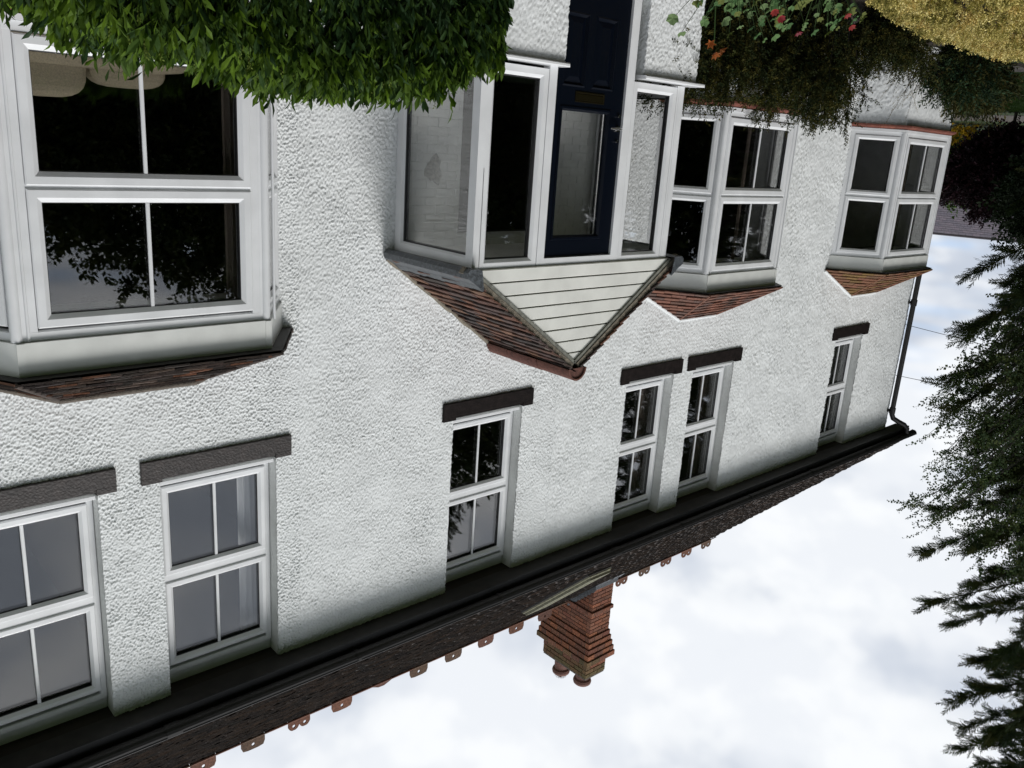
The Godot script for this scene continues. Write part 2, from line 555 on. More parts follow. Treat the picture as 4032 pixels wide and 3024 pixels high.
func upper_window(xa: float, xb: float, idx: int) -> void:
	var O := Vector3(xa, 0, -0.125)
	var w := xb - xa
	var U := Vector3.RIGHT
	var V := Vector3.UP
	var N := Vector3.BACK
	var f := MB.new()
	# outer frame and head packer
	f.ring(O, U, V, N, 0.004, 4.255, w - 0.004, 5.955, [Vector2(0, -0.06), Vector2(0, -0.004), Vector2(0.004, 0.0), Vector2(0.040, 0.0), Vector2(0.046, -0.006), Vector2(0.046, -0.06)])
	f.box(Vector3(xa + 0.046, 5.055, -0.180), Vector3(xb - 0.046, 5.125, -0.128))
	f.box(Vector3(xa + 0.004, 5.957, -0.185), Vector3(xb - 0.004, 6.058, -0.150))
	# cill
	f.cbox(Vector3((xa + xb) / 2, 4.237, -0.085), U, V, N, Vector3(w - 0.01, 0.034, 0.12), 0.006)
	var root := put("window", f, M.upvc, house)
	var gx0 := 0.046 + 0.058
	for k in 2:
		var y0: float = [4.372, 5.185][k]
		var y1: float = [5.003, 5.815][k]
		sash(root, O, U, V, N, gx0, y0, w - gx0, y1, 0.060, 0.012, true)
	# painted stone sill with stooled ends
	var s := MB.new()
	var a := xa - (0.125 if idx != 4 else 0.125)
	var b := xb + (0.135 if idx != 3 else 0.125)
	s.cbox(Vector3((a + b) / 2, 4.093, -0.045), U, V, N, Vector3(b - a, 0.130, 0.15), 0.003)
	s.prism([Vector3(xa + 0.004, 4.159, -0.118), Vector3(xb - 0.004, 4.159, -0.118), Vector3(xb - 0.004, 4.162, 0.018), Vector3(xa + 0.004, 4.162, 0.018)], Vector3(0, 0.022, 0))
	for e in [[a, xa + 0.012], [xb - 0.012, b]]:
		s.cbox(Vector3((e[0] + e[1]) / 2, 4.181, -0.047), U, V, N, Vector3(e[1] - e[0], 0.046, 0.149), 0.0015)
	put("sill", s, M.sill_brown if idx < 2 else M.sill_dark, root)

# ------------------------------------------------------------------ bays
func bay(xl: float, xr: float, dx: float, gl: float, gr: float, idx: int) -> void:
	var zf := 0.53
	var head: float = [2.925, 2.888, 2.888][idx]
	var board: float = [0.205, 0.192, 0.190][idx]
	var eave := head + board
	var wl := Vector3(xl - dx, 0, 0.0)
	var cl := Vector3(xl, 0, zf)
	var cr := Vector3(xr, 0, zf)
	var wr := Vector3(xr + dx, 0, 0.0)
	var V := Vector3.UP
	var frame := MB.new()
	var root := put("bay_window", MB_stub(), M.upvc, house)
	# sides from left to right: each runs left to right as seen from outside
	var sides := [[wl, cl], [cl, cr], [cr, wr]]
	for k in 3:
		var A: Vector3 = sides[k][0]
		var B: Vector3 = sides[k][1]
		var L := A.distance_to(B)
		var U := (B - A) / L
		var N := U.cross(V)
		var O := A
		frame.ring(O, U, V, N, 0.0, 1.155, L, head, [Vector2(0, -0.06), Vector2(0, 0.0), Vector2(0.05, 0.0), Vector2(0.056, -0.008), Vector2(0.056, -0.06)])
		frame.obox(O + U * L / 2 + V * 2.032 + N * -0.030, U, V, N, Vector3(L - 0.11, 0.05, 0.056))
		if k == 1:
			var g0 := gl - A.x
			var g1 := gr - A.x
			for y in [[1.297, 1.946], [2.119, 2.773]]:
				sash(root, O, U, V, N, g0, y[0], g1, y[1], 0.078, 0.016, true)
			# flat mullions at both ends
			frame.obox(O + U * (g0 - 0.078) / 2 + V * (1.165 + head) / 2 - N * 0.028, U, V, N, Vector3(maxf(g0 - 0.082, 0.02), head - 1.175, 0.054))
			frame.obox(O + U * (L + g1 + 0.078) / 2 + V * (1.165 + head) / 2 - N * 0.028, U, V, N, Vector3(maxf(L - g1 - 0.082, 0.02), head - 1.175, 0.054))
		else:
			for y in [[1.275, 1.955], [2.109, 2.775]]:
				sash(root, O, U, V, N, 0.125, y[0], L - 0.125, y[1], 0.062, 0.010, false)
			frame.obox(O + U * 0.032 + V * (1.165 + head) / 2 - N * 0.03, U, V, N, Vector3(0.060, head - 1.175, 0.056))
			frame.obox(O + U * (L - 0.032) + V * (1.165 + head) / 2 - N * 0.03, U, V, N, Vector3(0.060, head - 1.175, 0.056))
	# moulded corner posts
	for c in [cl, cr]:
		var s := -1.0 if c.x == xl else 1.0
		var o: Vector3 = c + Vector3(s * 0.004, 0, 0.006)
		frame.tube([o + V * 1.155 - Vector3(0, 0, 0.02), o + V * head - Vector3(0, 0, 0.02)], [0.033, 0.033], 8)
		frame.tube([c + Vector3(-s * 0.055, 1.155, 0.0), c + Vector3(-s * 0.055, head, 0.0)], [0.010, 0.010], 6)
	root.mesh = frame.mesh()
	# white cill under the frames, boards above
	var off := func(d: float) -> Array:   # the outline pushed outwards by d
		var t := tan(0.5 * atan2(zf, dx))
		var nl := Vector3(-zf, 0, dx).normalized()
		return [wl + Vector3(nl.x * d - d * nl.z * dx / zf * 0.0, 0, 0) + Vector3(nl.x * 0.0, 0, 0) + (wl - cl).normalized() * 0.0, cl + Vector3(-d * t, 0, d), cr + Vector3(d * t, 0, d), wr + Vector3(-nl.x * d, 0, 0)]
	var cill := MB.new()
	strip(cill, off.call(0.022), off.call(-0.03), 1.122, 1.153)
	put("cill", cill, M.upvc, root)
	var p1: Array = off.call(0.028)
	var p0: Array = off.call(-0.03)
	for k in 3:
		var fb := MB.new()
		var a: Vector3 = p1[k]
		var b: Vector3 = p1[k + 1]
		var a0: Vector3 = p0[k]
		var b0: Vector3 = p0[k + 1]
		fb.prism([a + V * (head + 0.003), a0 + V * (head + 0.003), b0 + V * (head + 0.003), b + V * (head + 0.003)].slice(0, 4) if false else [a + V * (head + 0.003), b + V * (head + 0.003), b0 + V * (head + 0.003), a0 + V * (head + 0.003)], V * board)
		put("fascia_board", fb, M.fascia_white, root)
	for k in [1, 2]:
		var ct := MB.new()
		var s := -1.0 if k == 1 else 1.0
		var o: Vector3 = p1[k]
		ct.obox(o + Vector3(-s * 0.018, head + 0.003 + board / 2, -0.008), Vector3.RIGHT, V, Vector3.BACK, Vector3(0.045, board - 0.006, 0.022))
		put("corner_trim", ct, M.fascia_white, root)
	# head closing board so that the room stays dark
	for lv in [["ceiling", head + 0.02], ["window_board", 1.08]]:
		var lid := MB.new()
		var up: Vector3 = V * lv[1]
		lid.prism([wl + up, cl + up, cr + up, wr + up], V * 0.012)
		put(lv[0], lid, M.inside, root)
	# dwarf wall
	var q: Array = off.call(-0.015)
	var rects := []
	for k in 3:
		var a: Vector3 = q[k]
		var b: Vector3 = q[k + 1]
		var L := a.distance_to(b)
		rects.append([a, (b - a) / L, V, L, 1.072, [0.012, 0.014, 0.02][idx]])
	var am := ArrayMesh.new()
	rough_grid(am, rects)
	var core := MB.new()
	core.prism([q[0] + Vector3(0.03, 0, -0.01), q[1] + Vector3(0.02, 0, -0.02), q[2] + Vector3(-0.02, 0, -0.02), q[3] + Vector3(-0.03, 0, -0.01)], V * 1.07)
	core.mesh(am)
	am.surface_set_material(0, M.roughcast)
	am.surface_set_material(1, M.reveal_plaster)
	put("dwarf_wall", am, null, root)
	# sloping quarry tiles
	var t1: Array = off.call(0.075)
	var t0: Array = off.call(0.0)
	for k in 3:
		var L: float = t1[k].distance_to(t1[k + 1])
		var cnt := maxi(2, roundi(L / 0.21))
		for i in cnt:
			var fa := (i + 0.012) / cnt
			var fb := (i + 0.988) / cnt
			var mb := MB.new()
			mb.col = Color(0.27, 0.085, 0.055) * rng.randf_range(0.8, 1.15)
			var jig := V * rng.randf_range(-0.002, 0.002)
			var a: Vector3 = t1[k].lerp(t1[k + 1], fa) + V * 1.088 + jig
			var b: Vector3 = t1[k].lerp(t1[k + 1], fb) + V * 1.088 + jig
			var d: Vector3 = t0[k].lerp(t0[k + 1], fb) + V * 1.121 + jig
			var e: Vector3 = t0[k].lerp(t0[k + 1], fa) + V * 1.121 + jig
			mb.prism([a - V * 0.022, b - V * 0.022, d - V * 0.022, e - V * 0.022], V * 0.022)
			put("sill_tile", mb, M.tile, root)
	# hipped lean-to of plain tiles
	var e1: Array = off.call(0.11)
	var top_y: float = [3.448, 3.505, 3.515][idx]
	var tl := Vector3(e1[1].x + 0.37, top_y, 0.0)
	var tr := Vector3(e1[2].x - 0.37, top_y, 0.0)
	var tones: Array
	if idx == 0:
		tones = [Color(0.105, 0.080, 0.068), Color(0.075, 0.060, 0.055), Color(0.16, 0.112, 0.088), Color(0.09, 0.07, 0.06), Color(0.12, 0.085, 0.072), Color(0.29, 0.135, 0.08)]
	elif idx == 1:
		tones = [Color(0.27, 0.12, 0.08), Color(0.22, 0.11, 0.08), Color(0.31, 0.13, 0.085), Color(0.17, 0.10, 0.08)]
	else:
		tones = [Color(0.28, 0.125, 0.065), Color(0.25, 0.13, 0.065), Color(0.31, 0.13, 0.07), Color(0.27, 0.155, 0.05)]
	var el: Vector3 = e1[1] + V * eave
	var er: Vector3 = e1[2] + V * eave
	var nlx: float = e1[0].x - 0.02
	var wle := Vector3(nlx, eave, 0.0)
	var wre := Vector3(e1[3].x + 0.02, eave, 0.0)
	slope_tiles(root, [el, er, tr, tl], tones)
	slope_tiles(root, [er, wre, tr], tones)
	slope_tiles(root, [wle, el, tl], tones)
	# closing boards under the tiles and a mortar fillet against the wall
	var und := MB.new()
	und.tri(el, tl, wle); und.tri(er, wre, tr); und.quad(el, er, tr, tl)
	und.quad(wle, wre, er, el)
	put("roof_boards", und, M.dark_wood, root)
	var fil := MB.new()
	for s in [[wle, tl], [tl, tr], [tr, wre]]:
		fil.tube([s[0] + Vector3(0, 0.03, 0.0), s[1] + Vector3(0, 0.032, 0.0)], [0.022, 0.022], 6)
	put("mortar_fillet", fil, M.mortar if idx == 0 else M.roughcast, root)
	for s in [[el, tl], [er, tr]]:
		var hip := MB.new()
		hip.col = tones[0]
		hip.tube([s[0] + V * 0.022, s[1] + V * 0.022], [0.016, 0.016], 6)
		put("hip_bonnet", hip, M.tile, root)

func MB_stub() -> ArrayMesh:
	var m := MB.new()
	m.box(Vector3(0, -1, -1), Vector3(0.01, -0.99, -0.99))
	return m.mesh()

func strip(mb: MB, outer: Array, inner: Array, y0: float, y1: float) -> void:
	for k in outer.size() - 1:
		mb.prism([outer[k] + Vector3.UP * y0, outer[k + 1] + Vector3.UP * y0, inner[k + 1] + Vector3.UP * y0, inner[k] + Vector3.UP * y0], Vector3.UP * (y1 - y0))

func slope_tiles(parent: Node3D, pts: Array, tones: Array) -> void:   # first edge is the eave, counter-clockwise from outside
	var U: Vector3 = (pts[1] - pts[0]).normalized()
	var N: Vector3 = U.cross(pts[2] - pts[0]).normalized()
	var V := N.cross(U)
	var poly := PackedVector2Array()
	for p in pts:
		poly.append(Vector2((p - pts[0]).dot(U), (p - pts[0]).dot(V)))
	cover(parent, "roof_tile", M.tile, pts[0], U, V, poly, 0.165, 0.095, 0.012, tones, -0.02)

# ------------------------------------------------------------------ porch
const PZ := 1.043
func porch() -> void:
	var V := Vector3.UP
	var R := Vector3.RIGHT
	var B := Vector3.BACK
	var fr := MB.new()
	var root := put("porch", MB_stub(), M.upvc, house)
	var O := Vector3(0, 0, PZ)
	var prof := [Vector2(0, -0.07), Vector2(0, -0.003), Vector2(0.003, 0.0), Vector2(0.05, 0.0), Vector2(0.056, -0.004), Vector2(0.075, -0.020), Vector2(0.075, -0.07)]
	for s in [[-4.682, 1.138, -4.226, 2.500], [-6.262, 1.138, -5.822, 2.502]]:
		fr.ring(O, R, V, B, s[0] - 0.075, s[1] - 0.075, s[2] + 0.075, s[3] + 0.075, prof)
		var gk := MB.new()
		gk.ring(O, R, V, B, s[0], s[1], s[2], s[3], [Vector2(-0.002, -0.021), Vector2(0.007, -0.024), Vector2(0.009, -0.06)])
		put("gasket", gk, M.gasket, root)
		pane(root, O, R, V, B, s[0], s[1], s[2], s[3], -0.034)
	# corner posts, door jambs, heads
	for s in [[-4.150, -4.092], [-6.436, -6.340]]:
		fr.box(Vector3(s[0], 1.05, PZ - 0.07), Vector3(s[1], 2.578, PZ - 0.0015))
	fr.box(Vector3(-4.842, 0.42, PZ - 0.072), Vector3(-4.760, 2.575, PZ + 0.002))
	fr.box(Vector3(-5.745, 0.42, PZ - 0.072), Vector3(-5.652, 2.575, PZ + 0.002))
	fr.box(Vector3(-5.652, 2.512, PZ - 0.07), Vector3(-4.842, 2.576, PZ + 0.001))
	# the two side screens
	for s in [[-4.090, 1.0], [-6.436, -1.0]]:
		var N: Vector3 = R * s[1]
		var U: Vector3 = Vector3.FORWARD * s[1]
		var A := Vector3(s[0], 0, PZ if s[1] > 0 else 0.0)
		var L := PZ
		fr.ring(A, U, V, N, 0.0, 1.05, L, 2.572, [Vector2(0, -0.07), Vector2(0, 0.0), Vector2(0.085, 0.0), Vector2(0.10, -0.018), Vector2(0.10, -0.07)])
		var gk := MB.new()
		gk.ring(A, U, V, N, 0.10, 1.15, L - 0.10, 2.472, [Vector2(-0.002, -0.020), Vector2(0.010, -0.023), Vector2(0.013, -0.06)])
		put("gasket", gk, M.gasket, root)
		pane(root, A, U, V, N, 0.10, 1.15, L - 0.10, 2.472, -0.034)
	# sills
	for s in [[-4.90, -4.03], [-6.625, -5.80]]:
		fr.cbox(Vector3((s[0] + s[1]) / 2, 1.024, PZ + 0.0), R, V, B, Vector3(s[1] - s[0], 0.030, 0.16), 0.008)
	for s in [[-4.055, 0.13], [-6.50, 0.20]]:
		fr.box(Vector3(s[0] - s[1] / 2, 1.010, 0.02), Vector3(s[0] + s[1] / 2, 1.038, PZ - 0.081))
	root.mesh = fr.mesh()
	# roughcast dwarf walls
	var am := ArrayMesh.new()
	var rects := [[Vector3(-4.895, 0, PZ + 0.02), R, V, 0.875, 1.01, 0.012], [Vector3(-6.560, 0, PZ + 0.02), R, V, 0.725, 1.01, 0.012],
		[Vector3(-4.02, 0, PZ + 0.02), Vector3.FORWARD, V, PZ + 0.02, 1.01, 0.02], [Vector3(-6.56, 0, 0), B, V, PZ + 0.02, 1.01, 0.02],
		[Vector3(-5.835, 0, PZ + 0.02), Vector3.FORWARD, V, 0.10, 1.01, 0.012], [Vector3(-4.895, 0, PZ - 0.08), B, V, 0.10, 1.01, 0.012]]
	rough_grid(am, rects)
	var core := MB.new()
	core.box(Vector3(-4.885, 0, PZ - 0.10), Vector3(-4.03, 1.008, PZ + 0.008))
	core.box(Vector3(-6.55, 0, PZ - 0.10), Vector3(-5.845, 1.008, PZ + 0.008))
	core.box(Vector3(-4.13, 0, 0.02), Vector3(-4.03, 1.008, PZ - 0.1))
	core.box(Vector3(-6.55, 0, 0.02), Vector3(-6.45, 1.008, PZ - 0.1))
	core.box(Vector3(-6.45, 0, 0.02), Vector3(-4.13, 0.42, PZ))
	core.mesh(am)
	am.surface_set_material(0, M.roughcast)
	am.surface_set_material(1, M.reveal_plaster)
	put("dwarf_wall", am, null, root)
	# painted brickwork of the house wall inside the porch
	var y := 0.45
	var row := 0
	while y < 2.5:
		var x := -6.43 - (0.11 if row % 2 else 0.0)
		while x < -4.1:
			var a := maxf(x, -6.43)
			var b := minf(x + 0.212, -4.1)
			if b > -5.85 and a < -4.75 and y < 2.45:
				if a < -5.85:
					b = -5.852
				elif b > -4.75:
					a = -4.748
				else:
					b = a
			if b - a > 0.02:
				var mb := MB.new()
				mb.cbox(Vector3((a + b) / 2, y + 0.034, 0.004 + rng.randf_range(-0.0006, 0.0006)), R, V, B, Vector3(b - a - 0.0002, 0.0712, 0.03), 0.0015)
				put("brick", mb, M.painted_brick, root)
			x += 0.2155
		y += 0.0725
		row += 1
	var stain := MB.new()
	var rim := []
	for k in 18:
		var a := TAU * k / 18
		var r := 1.0 + 0.22 * sin(a * 3.0 + 1.0) + 0.12 * sin(a * 7.0)
		rim.append(Vector3(-4.46 + cos(a) * 0.085 * r, 1.89 + sin(a) * 0.115 * r, 0.0207))
	stain.prism(rim, Vector3(0, 0, 0.001))
	put("bare_patch", stain, M.bare, root)
	# ceiling
	var ce := MB.new()
	ce.box(Vector3(-6.43, 2.54, 0.0), Vector3(-4.10, 2.556, PZ - 0.07))
	put("ceiling", ce, M.cladding, root)
	# shiplap boards of the gable
	var apex := Vector2(-5.292, 3.425)
	var bot := 2.580
	var half := 1.172
	var edge := func(h: float) -> float: return half * (apex.y - h) / (apex.y - bot)
	for k in 8:
		var y0 := bot + 0.1115 * k
		var y1 := minf(y0 + 0.093, apex.y)
		var e0: float = edge.call(y0)
		var e1: float = edge.call(y1)
		var mb := MB.new()
		mb.prism([Vector3(apex.x - e0, y0, PZ - 0.02), Vector3(apex.x + e0, y0, PZ - 0.02), Vector3(apex.x + maxf(e1, 0.002), y1, PZ - 0.02), Vector3(apex.x - maxf(e1, 0.002), y1, PZ - 0.02)], Vector3(0, 0, 0.028))
		# the scooped lip along the top of each board
		var y2 := minf(y1 + 0.011, apex.y)
		var e2: float = edge.call(y2)
		mb.quad(Vector3(apex.x - e1, y1, PZ + 0.008), Vector3(apex.x + e1, y1, PZ + 0.008), Vector3(apex.x + e2, y2, PZ - 0.008), Vector3(apex.x - e2, y2, PZ - 0.008))
		put("cladding_board", mb, M.cladding, root)
	var back := MB.new()
	back.prism([Vector3(apex.x - half, bot, PZ - 0.05), Vector3(apex.x + half, bot, PZ - 0.05), Vector3(apex.x, apex.y, PZ - 0.05)], Vector3(0, 0, 0.037))
	put("gable_backing", back, M.trim_grey, root)
	var drip := MB.new()
	drip.box(Vector3(apex.x - half, bot - 0.010, PZ - 0.03), Vector3(apex.x + half, bot - 0.001, PZ + 0.016))
	put("drip_trim", drip, M.trim_grey, root)
	# trims and mortared undercloak along both verges
	var dirv := Vector3(half, -(apex.y - bot), 0).normalized()
	var eave_x := 1.27
	var ridge_y := 3.505
	var drop := eave_x * 0.715
	for s in [-1.0, 1.0]:
		var dv := Vector3(dirv.x * s, dirv.y, 0)
		var nv := Vector3(-dv.y * s, dv.x * s, 0) * 1.0
		var top := Vector3(apex.x, apex.y, 0)
		var L := 1.50
		var t := MB.new()
		t.obox(top + dv * (L - 0.05) / 2 + nv * 0.014 + Vector3(0, 0, PZ + 0.010), dv, nv, B, Vector3(L - 0.03, 0.030, 0.030))
		put("verge_trim", t, M.trim_grey, root)
		var u := MB.new()
		u.obox(top + dv * (L + 0.06) / 2 + nv * 0.058 + Vector3(0, 0, PZ + 0.008), dv, nv, B, Vector3(L + 0.06, 0.056, 0.050))
		put("bargeboard", u, M.verge_board, root)
	# tiled slopes
	var tones := [Color(0.15, 0.072, 0.05), Color(0.10, 0.062, 0.052), Color(0.07, 0.052, 0.046), Color(0.21, 0.095, 0.06), Color(0.12, 0.075, 0.065), Color(0.25, 0.13, 0.08)]
	var zb := 0.0
	var ze := PZ + 0.055
	var sl := sqrt(eave_x * eave_x + drop * drop)
	var vr := Vector3(-eave_x, drop, 0) / sl
	var vl := Vector3(eave_x, drop, 0) / sl
	var poly := PackedVector2Array([Vector2(0, 0), Vector2(ze - zb, 0), Vector2(ze - zb, sl), Vector2(0, sl)])
	cover(root, "roof_tile", M.old_tile, Vector3(apex.x + eave_x, ridge_y - drop, ze), Vector3.FORWARD, vr, poly, 0.165, 0.098, 0.013, tones)
	cover(root, "roof_tile", M.old_tile, Vector3(apex.x - eave_x, ridge_y - drop, zb), B, vl, poly, 0.165, 0.098, 0.013, tones)
	var deck := MB.new()
	deck.prism([Vector3(apex.x - eave_x, ridge_y - drop - 0.03, 0.0), Vector3(apex.x + eave_x, ridge_y - drop - 0.03, 0.0), Vector3(apex.x + eave_x, ridge_y - drop, 0.0), Vector3(apex.x, ridge_y, 0.0), Vector3(apex.x - eave_x, ridge_y - drop, 0.0)], Vector3(0, 0, PZ - 0.02))
	put("roof_deck", deck, M.dark_wood, root)
	# half-round ridge tiles
	var zs := [0.0, 0.30, 0.70, ze + 0.02]
	for k in 3:
		var mb := MB.new()
		mb.col = Color(0.20, 0.082, 0.06) * rng.randf_range(0.9, 1.1)
		half_round(mb, Vector3(apex.x, ridge_y - 0.02, zs[k] + 0.004), Vector3(apex.x, ridge_y - 0.02, zs[k + 1] - 0.004), 0.112 + 0.004 * (k % 2), 0.016)
		put("ridge_tile", mb, M.tile, root)
	var plug := MB.new()
	plug.col = Color(0.19, 0.08, 0.06)
	for k in 10:
		var a0 := PI * k / 10
		var a1 := PI * (k + 1) / 10
		plug.tri(Vector3(apex.x, ridge_y - 0.02, ze), Vector3(apex.x + cos(a0) * 0.10, ridge_y - 0.02 + sin(a0) * 0.10, ze), Vector3(apex.x + cos(a1) * 0.10, ridge_y - 0.02 + sin(a1) * 0.10, ze))
	put("ridge_plug", plug, M.tile, root)
	# lead dressed over both eaves
	for s in [-1.0, 1.0]:
		var mb := MB.new()
		var ex: float = apex.x + s * eave_x
		var ey := ridge_y - drop
		var nz := 28
		var sec := func(z: float, k: int) -> Vector3:
			var w := 0.010 * sin(z * 23.0) + 0.007 * sin(z * 51.0 + 1.0)
			var pts := [Vector3(ex - s * 0.10, ey - 0.040, z), Vector3(ex + s * 0.012, ey - 0.048, z), Vector3(ex + s * 0.040, ey - 0.022, z), Vector3(ex + s * 0.032, ey + 0.024, z), Vector3(ex - s * (0.035), ey + 0.064, z), Vector3(ex - s * (0.105 + w), ey + 0.122 + w * 0.5, z), Vector3(ex - s * (0.112 + w), ey + 0.108 + w * 0.5, z)]
			return pts[k]
		for i in nz:
			var z0 := 0.005 + (ze + 0.03) * i / nz
			var z1 := 0.005 + (ze + 0.03) * (i + 1) / nz
			for k in 6:
				var a: Vector3 = sec.call(z0, k)
				var b: Vector3 = sec.call(z1, k)
				var c: Vector3 = sec.call(z1, k + 1)
				var d: Vector3 = sec.call(z0, k + 1)
				if s > 0:
					mb.quad(b, a, d, c)
				else:
					mb.quad(a, b, c, d)
		var fan := []
		for k in 7:
			fan.append(sec.call(ze + 0.035, k))
		for k in range(1, 6):
			mb.tri(fan[0], fan[k], fan[k + 1])
		put("lead_flashing", mb, M.lead, root)
	# mortar against the house wall
	var fl := MB.new()
	for s in [-1.0, 1.0]:
		var pts := []
		var rr := []
		for k in 17:
			pts.append(Vector3(apex.x + s * (eave_x - (eave_x - 0.10) * k / 16.0), ridge_y - drop + (drop - 0.06) * k / 16.0 + 0.03 + 0.004 * sin(k * 2.3), 0.004))
			rr.append(0.022 + 0.005 * sin(k * 1.7))
		fl.tube(pts, rr, 6)
	put("mortar_fillet", fl, M.verge_board, root)

func half_round(mb: MB, a: Vector3, b: Vector3, r: float, t: float) -> void:
	var ax := (b - a).normalized()
	var sx := Vector3.UP.cross(ax).normalized()
	var K := 12
	for k in K:
		var t0 := PI * k / K
		var t1 := PI * (k + 1) / K
		var n0 := sx * cos(t0) + Vector3.UP * sin(t0)
		var n1 := sx * cos(t1) + Vector3.UP * sin(t1)
		mb.tris(a + n0 * r, b + n1 * r, b + n0 * r, n0, n1, n0)
		mb.tris(a + n0 * r, a + n1 * r, b + n1 * r, n0, n1, n1)
		mb.quad(a + n0 * (r - t), b + n0 * (r - t), b + n1 * (r - t), a + n1 * (r - t))
		mb.quad(b + n1 * r, b + n1 * (r - t), b + n0 * (r - t), b + n0 * r)
		mb.quad(a + n0 * r, a + n0 * (r - t), a + n1 * (r - t), a + n1 * r)

func front_door() -> void:
	var R := Vector3.RIGHT
	var V := Vector3.UP
	var B := Vector3.BACK
	var O := Vector3(0, 0, PZ - 0.022)
	var x0 := -5.650
	var x1 := -4.845
	var mb := MB.new()
	var gx0 := -5.478
	var gx1 := -4.952
	# stiles and rails round the glass and the two lower panels
	mb.box(Vector3(x0, 0.44, PZ - 0.066), Vector3(gx0 - 0.03, 2.506, PZ - 0.022))
	mb.box(Vector3(gx1 + 0.03, 0.44, PZ - 0.066), Vector3(x1, 2.506, PZ - 0.022))
	mb.box(Vector3(gx0 - 0.03, 2.364, PZ - 0.066), Vector3(gx1 + 0.03, 2.506, PZ - 0.022))
	mb.box(Vector3(gx0 - 0.03, 1.165, PZ - 0.066), Vector3(gx1 + 0.03, 1.318, PZ - 0.022))
	mb.box(Vector3(gx0 - 0.03, 0.44, PZ - 0.066), Vector3(gx1 + 0.03, 0.62, PZ - 0.022))
	mb.box(Vector3(-5.255, 0.62, PZ - 0.066), Vector3(-5.175, 1.165, PZ - 0.022))
	mb.ring(O, R, V, B, gx0 - 0.035, 1.313, gx1 + 0.035, 2.369, [Vector2(0, 0.0), Vector2(0.004, 0.010), Vector2(0.020, 0.010), Vector2(0.036, -0.010), Vector2(0.036, -0.04)])
	var root := put("door", mb, M.navy, house)
	root.set_meta("label", "navy blue front door with one tall glass pane")
	for s in [[-5.508, -5.255], [-5.175, -4.922]]:
		var p := MB.new()
		p.box(Vector3(s[0], 0.62, PZ - 0.060), Vector3(s[1], 1.165, PZ - 0.040))
		p.ring(O, R, V, B, s[0], 0.62, s[1], 1.165, [Vector2(0, 0.0), Vector2(0.012, 0.007), Vector2(0.030, -0.016), Vector2(0.034, -0.016), Vector2(0.075, -0.002), Vector2(0.10, -0.002)])
		p.box(Vector3(s[0] + 0.098, 0.718, PZ - 0.050), Vector3(s[1] - 0.098, 1.067, PZ - 0.024))
		put("door_panel", p, M.navy, root)
	pane(root, O, R, V, B, gx0, 1.348, gx1, 2.333, -0.020)
	var lb := MB.new()
	lb.ring(O, R, V, B, -5.416, 1.195, -5.075, 1.278, [Vector2(0, 0.0), Vector2(0.003, 0.010), Vector2(0.012, 0.010), Vector2(0.016, 0.005)])
	lb.cbox(O + Vector3(-5.2455, 1.238, 0.004), R, V, B, Vector3(0.31, 0.052, 0.010), 0.004)
	put("letter_box", lb, M.brass, root)
	var hd := MB.new()
	hd.tube([O + Vector3(-5.607, 1.456, 0.002), O + Vector3(-5.607, 1.456, 0.012)], [0.026, 0.025], 12)
	hd.tube([O + Vector3(-5.607, 1.456, 0.010), O + Vector3(-5.607, 1.456, 0.050), O + Vector3(-5.575, 1.457, 0.058), O + Vector3(-5.480, 1.458, 0.056)], [0.011, 0.011, 0.010, 0.008], 8)
	put("handle", hd, M.chrome, root)
	for y in [1.555, 1.352]:
		var lk := MB.new()
		lk.tube([O + Vector3(-5.607, y, 0.008), O + Vector3(-5.607, y, 0.018)], [0.014, 0.013], 10)
		put("lock", lk, M.chrome, root)

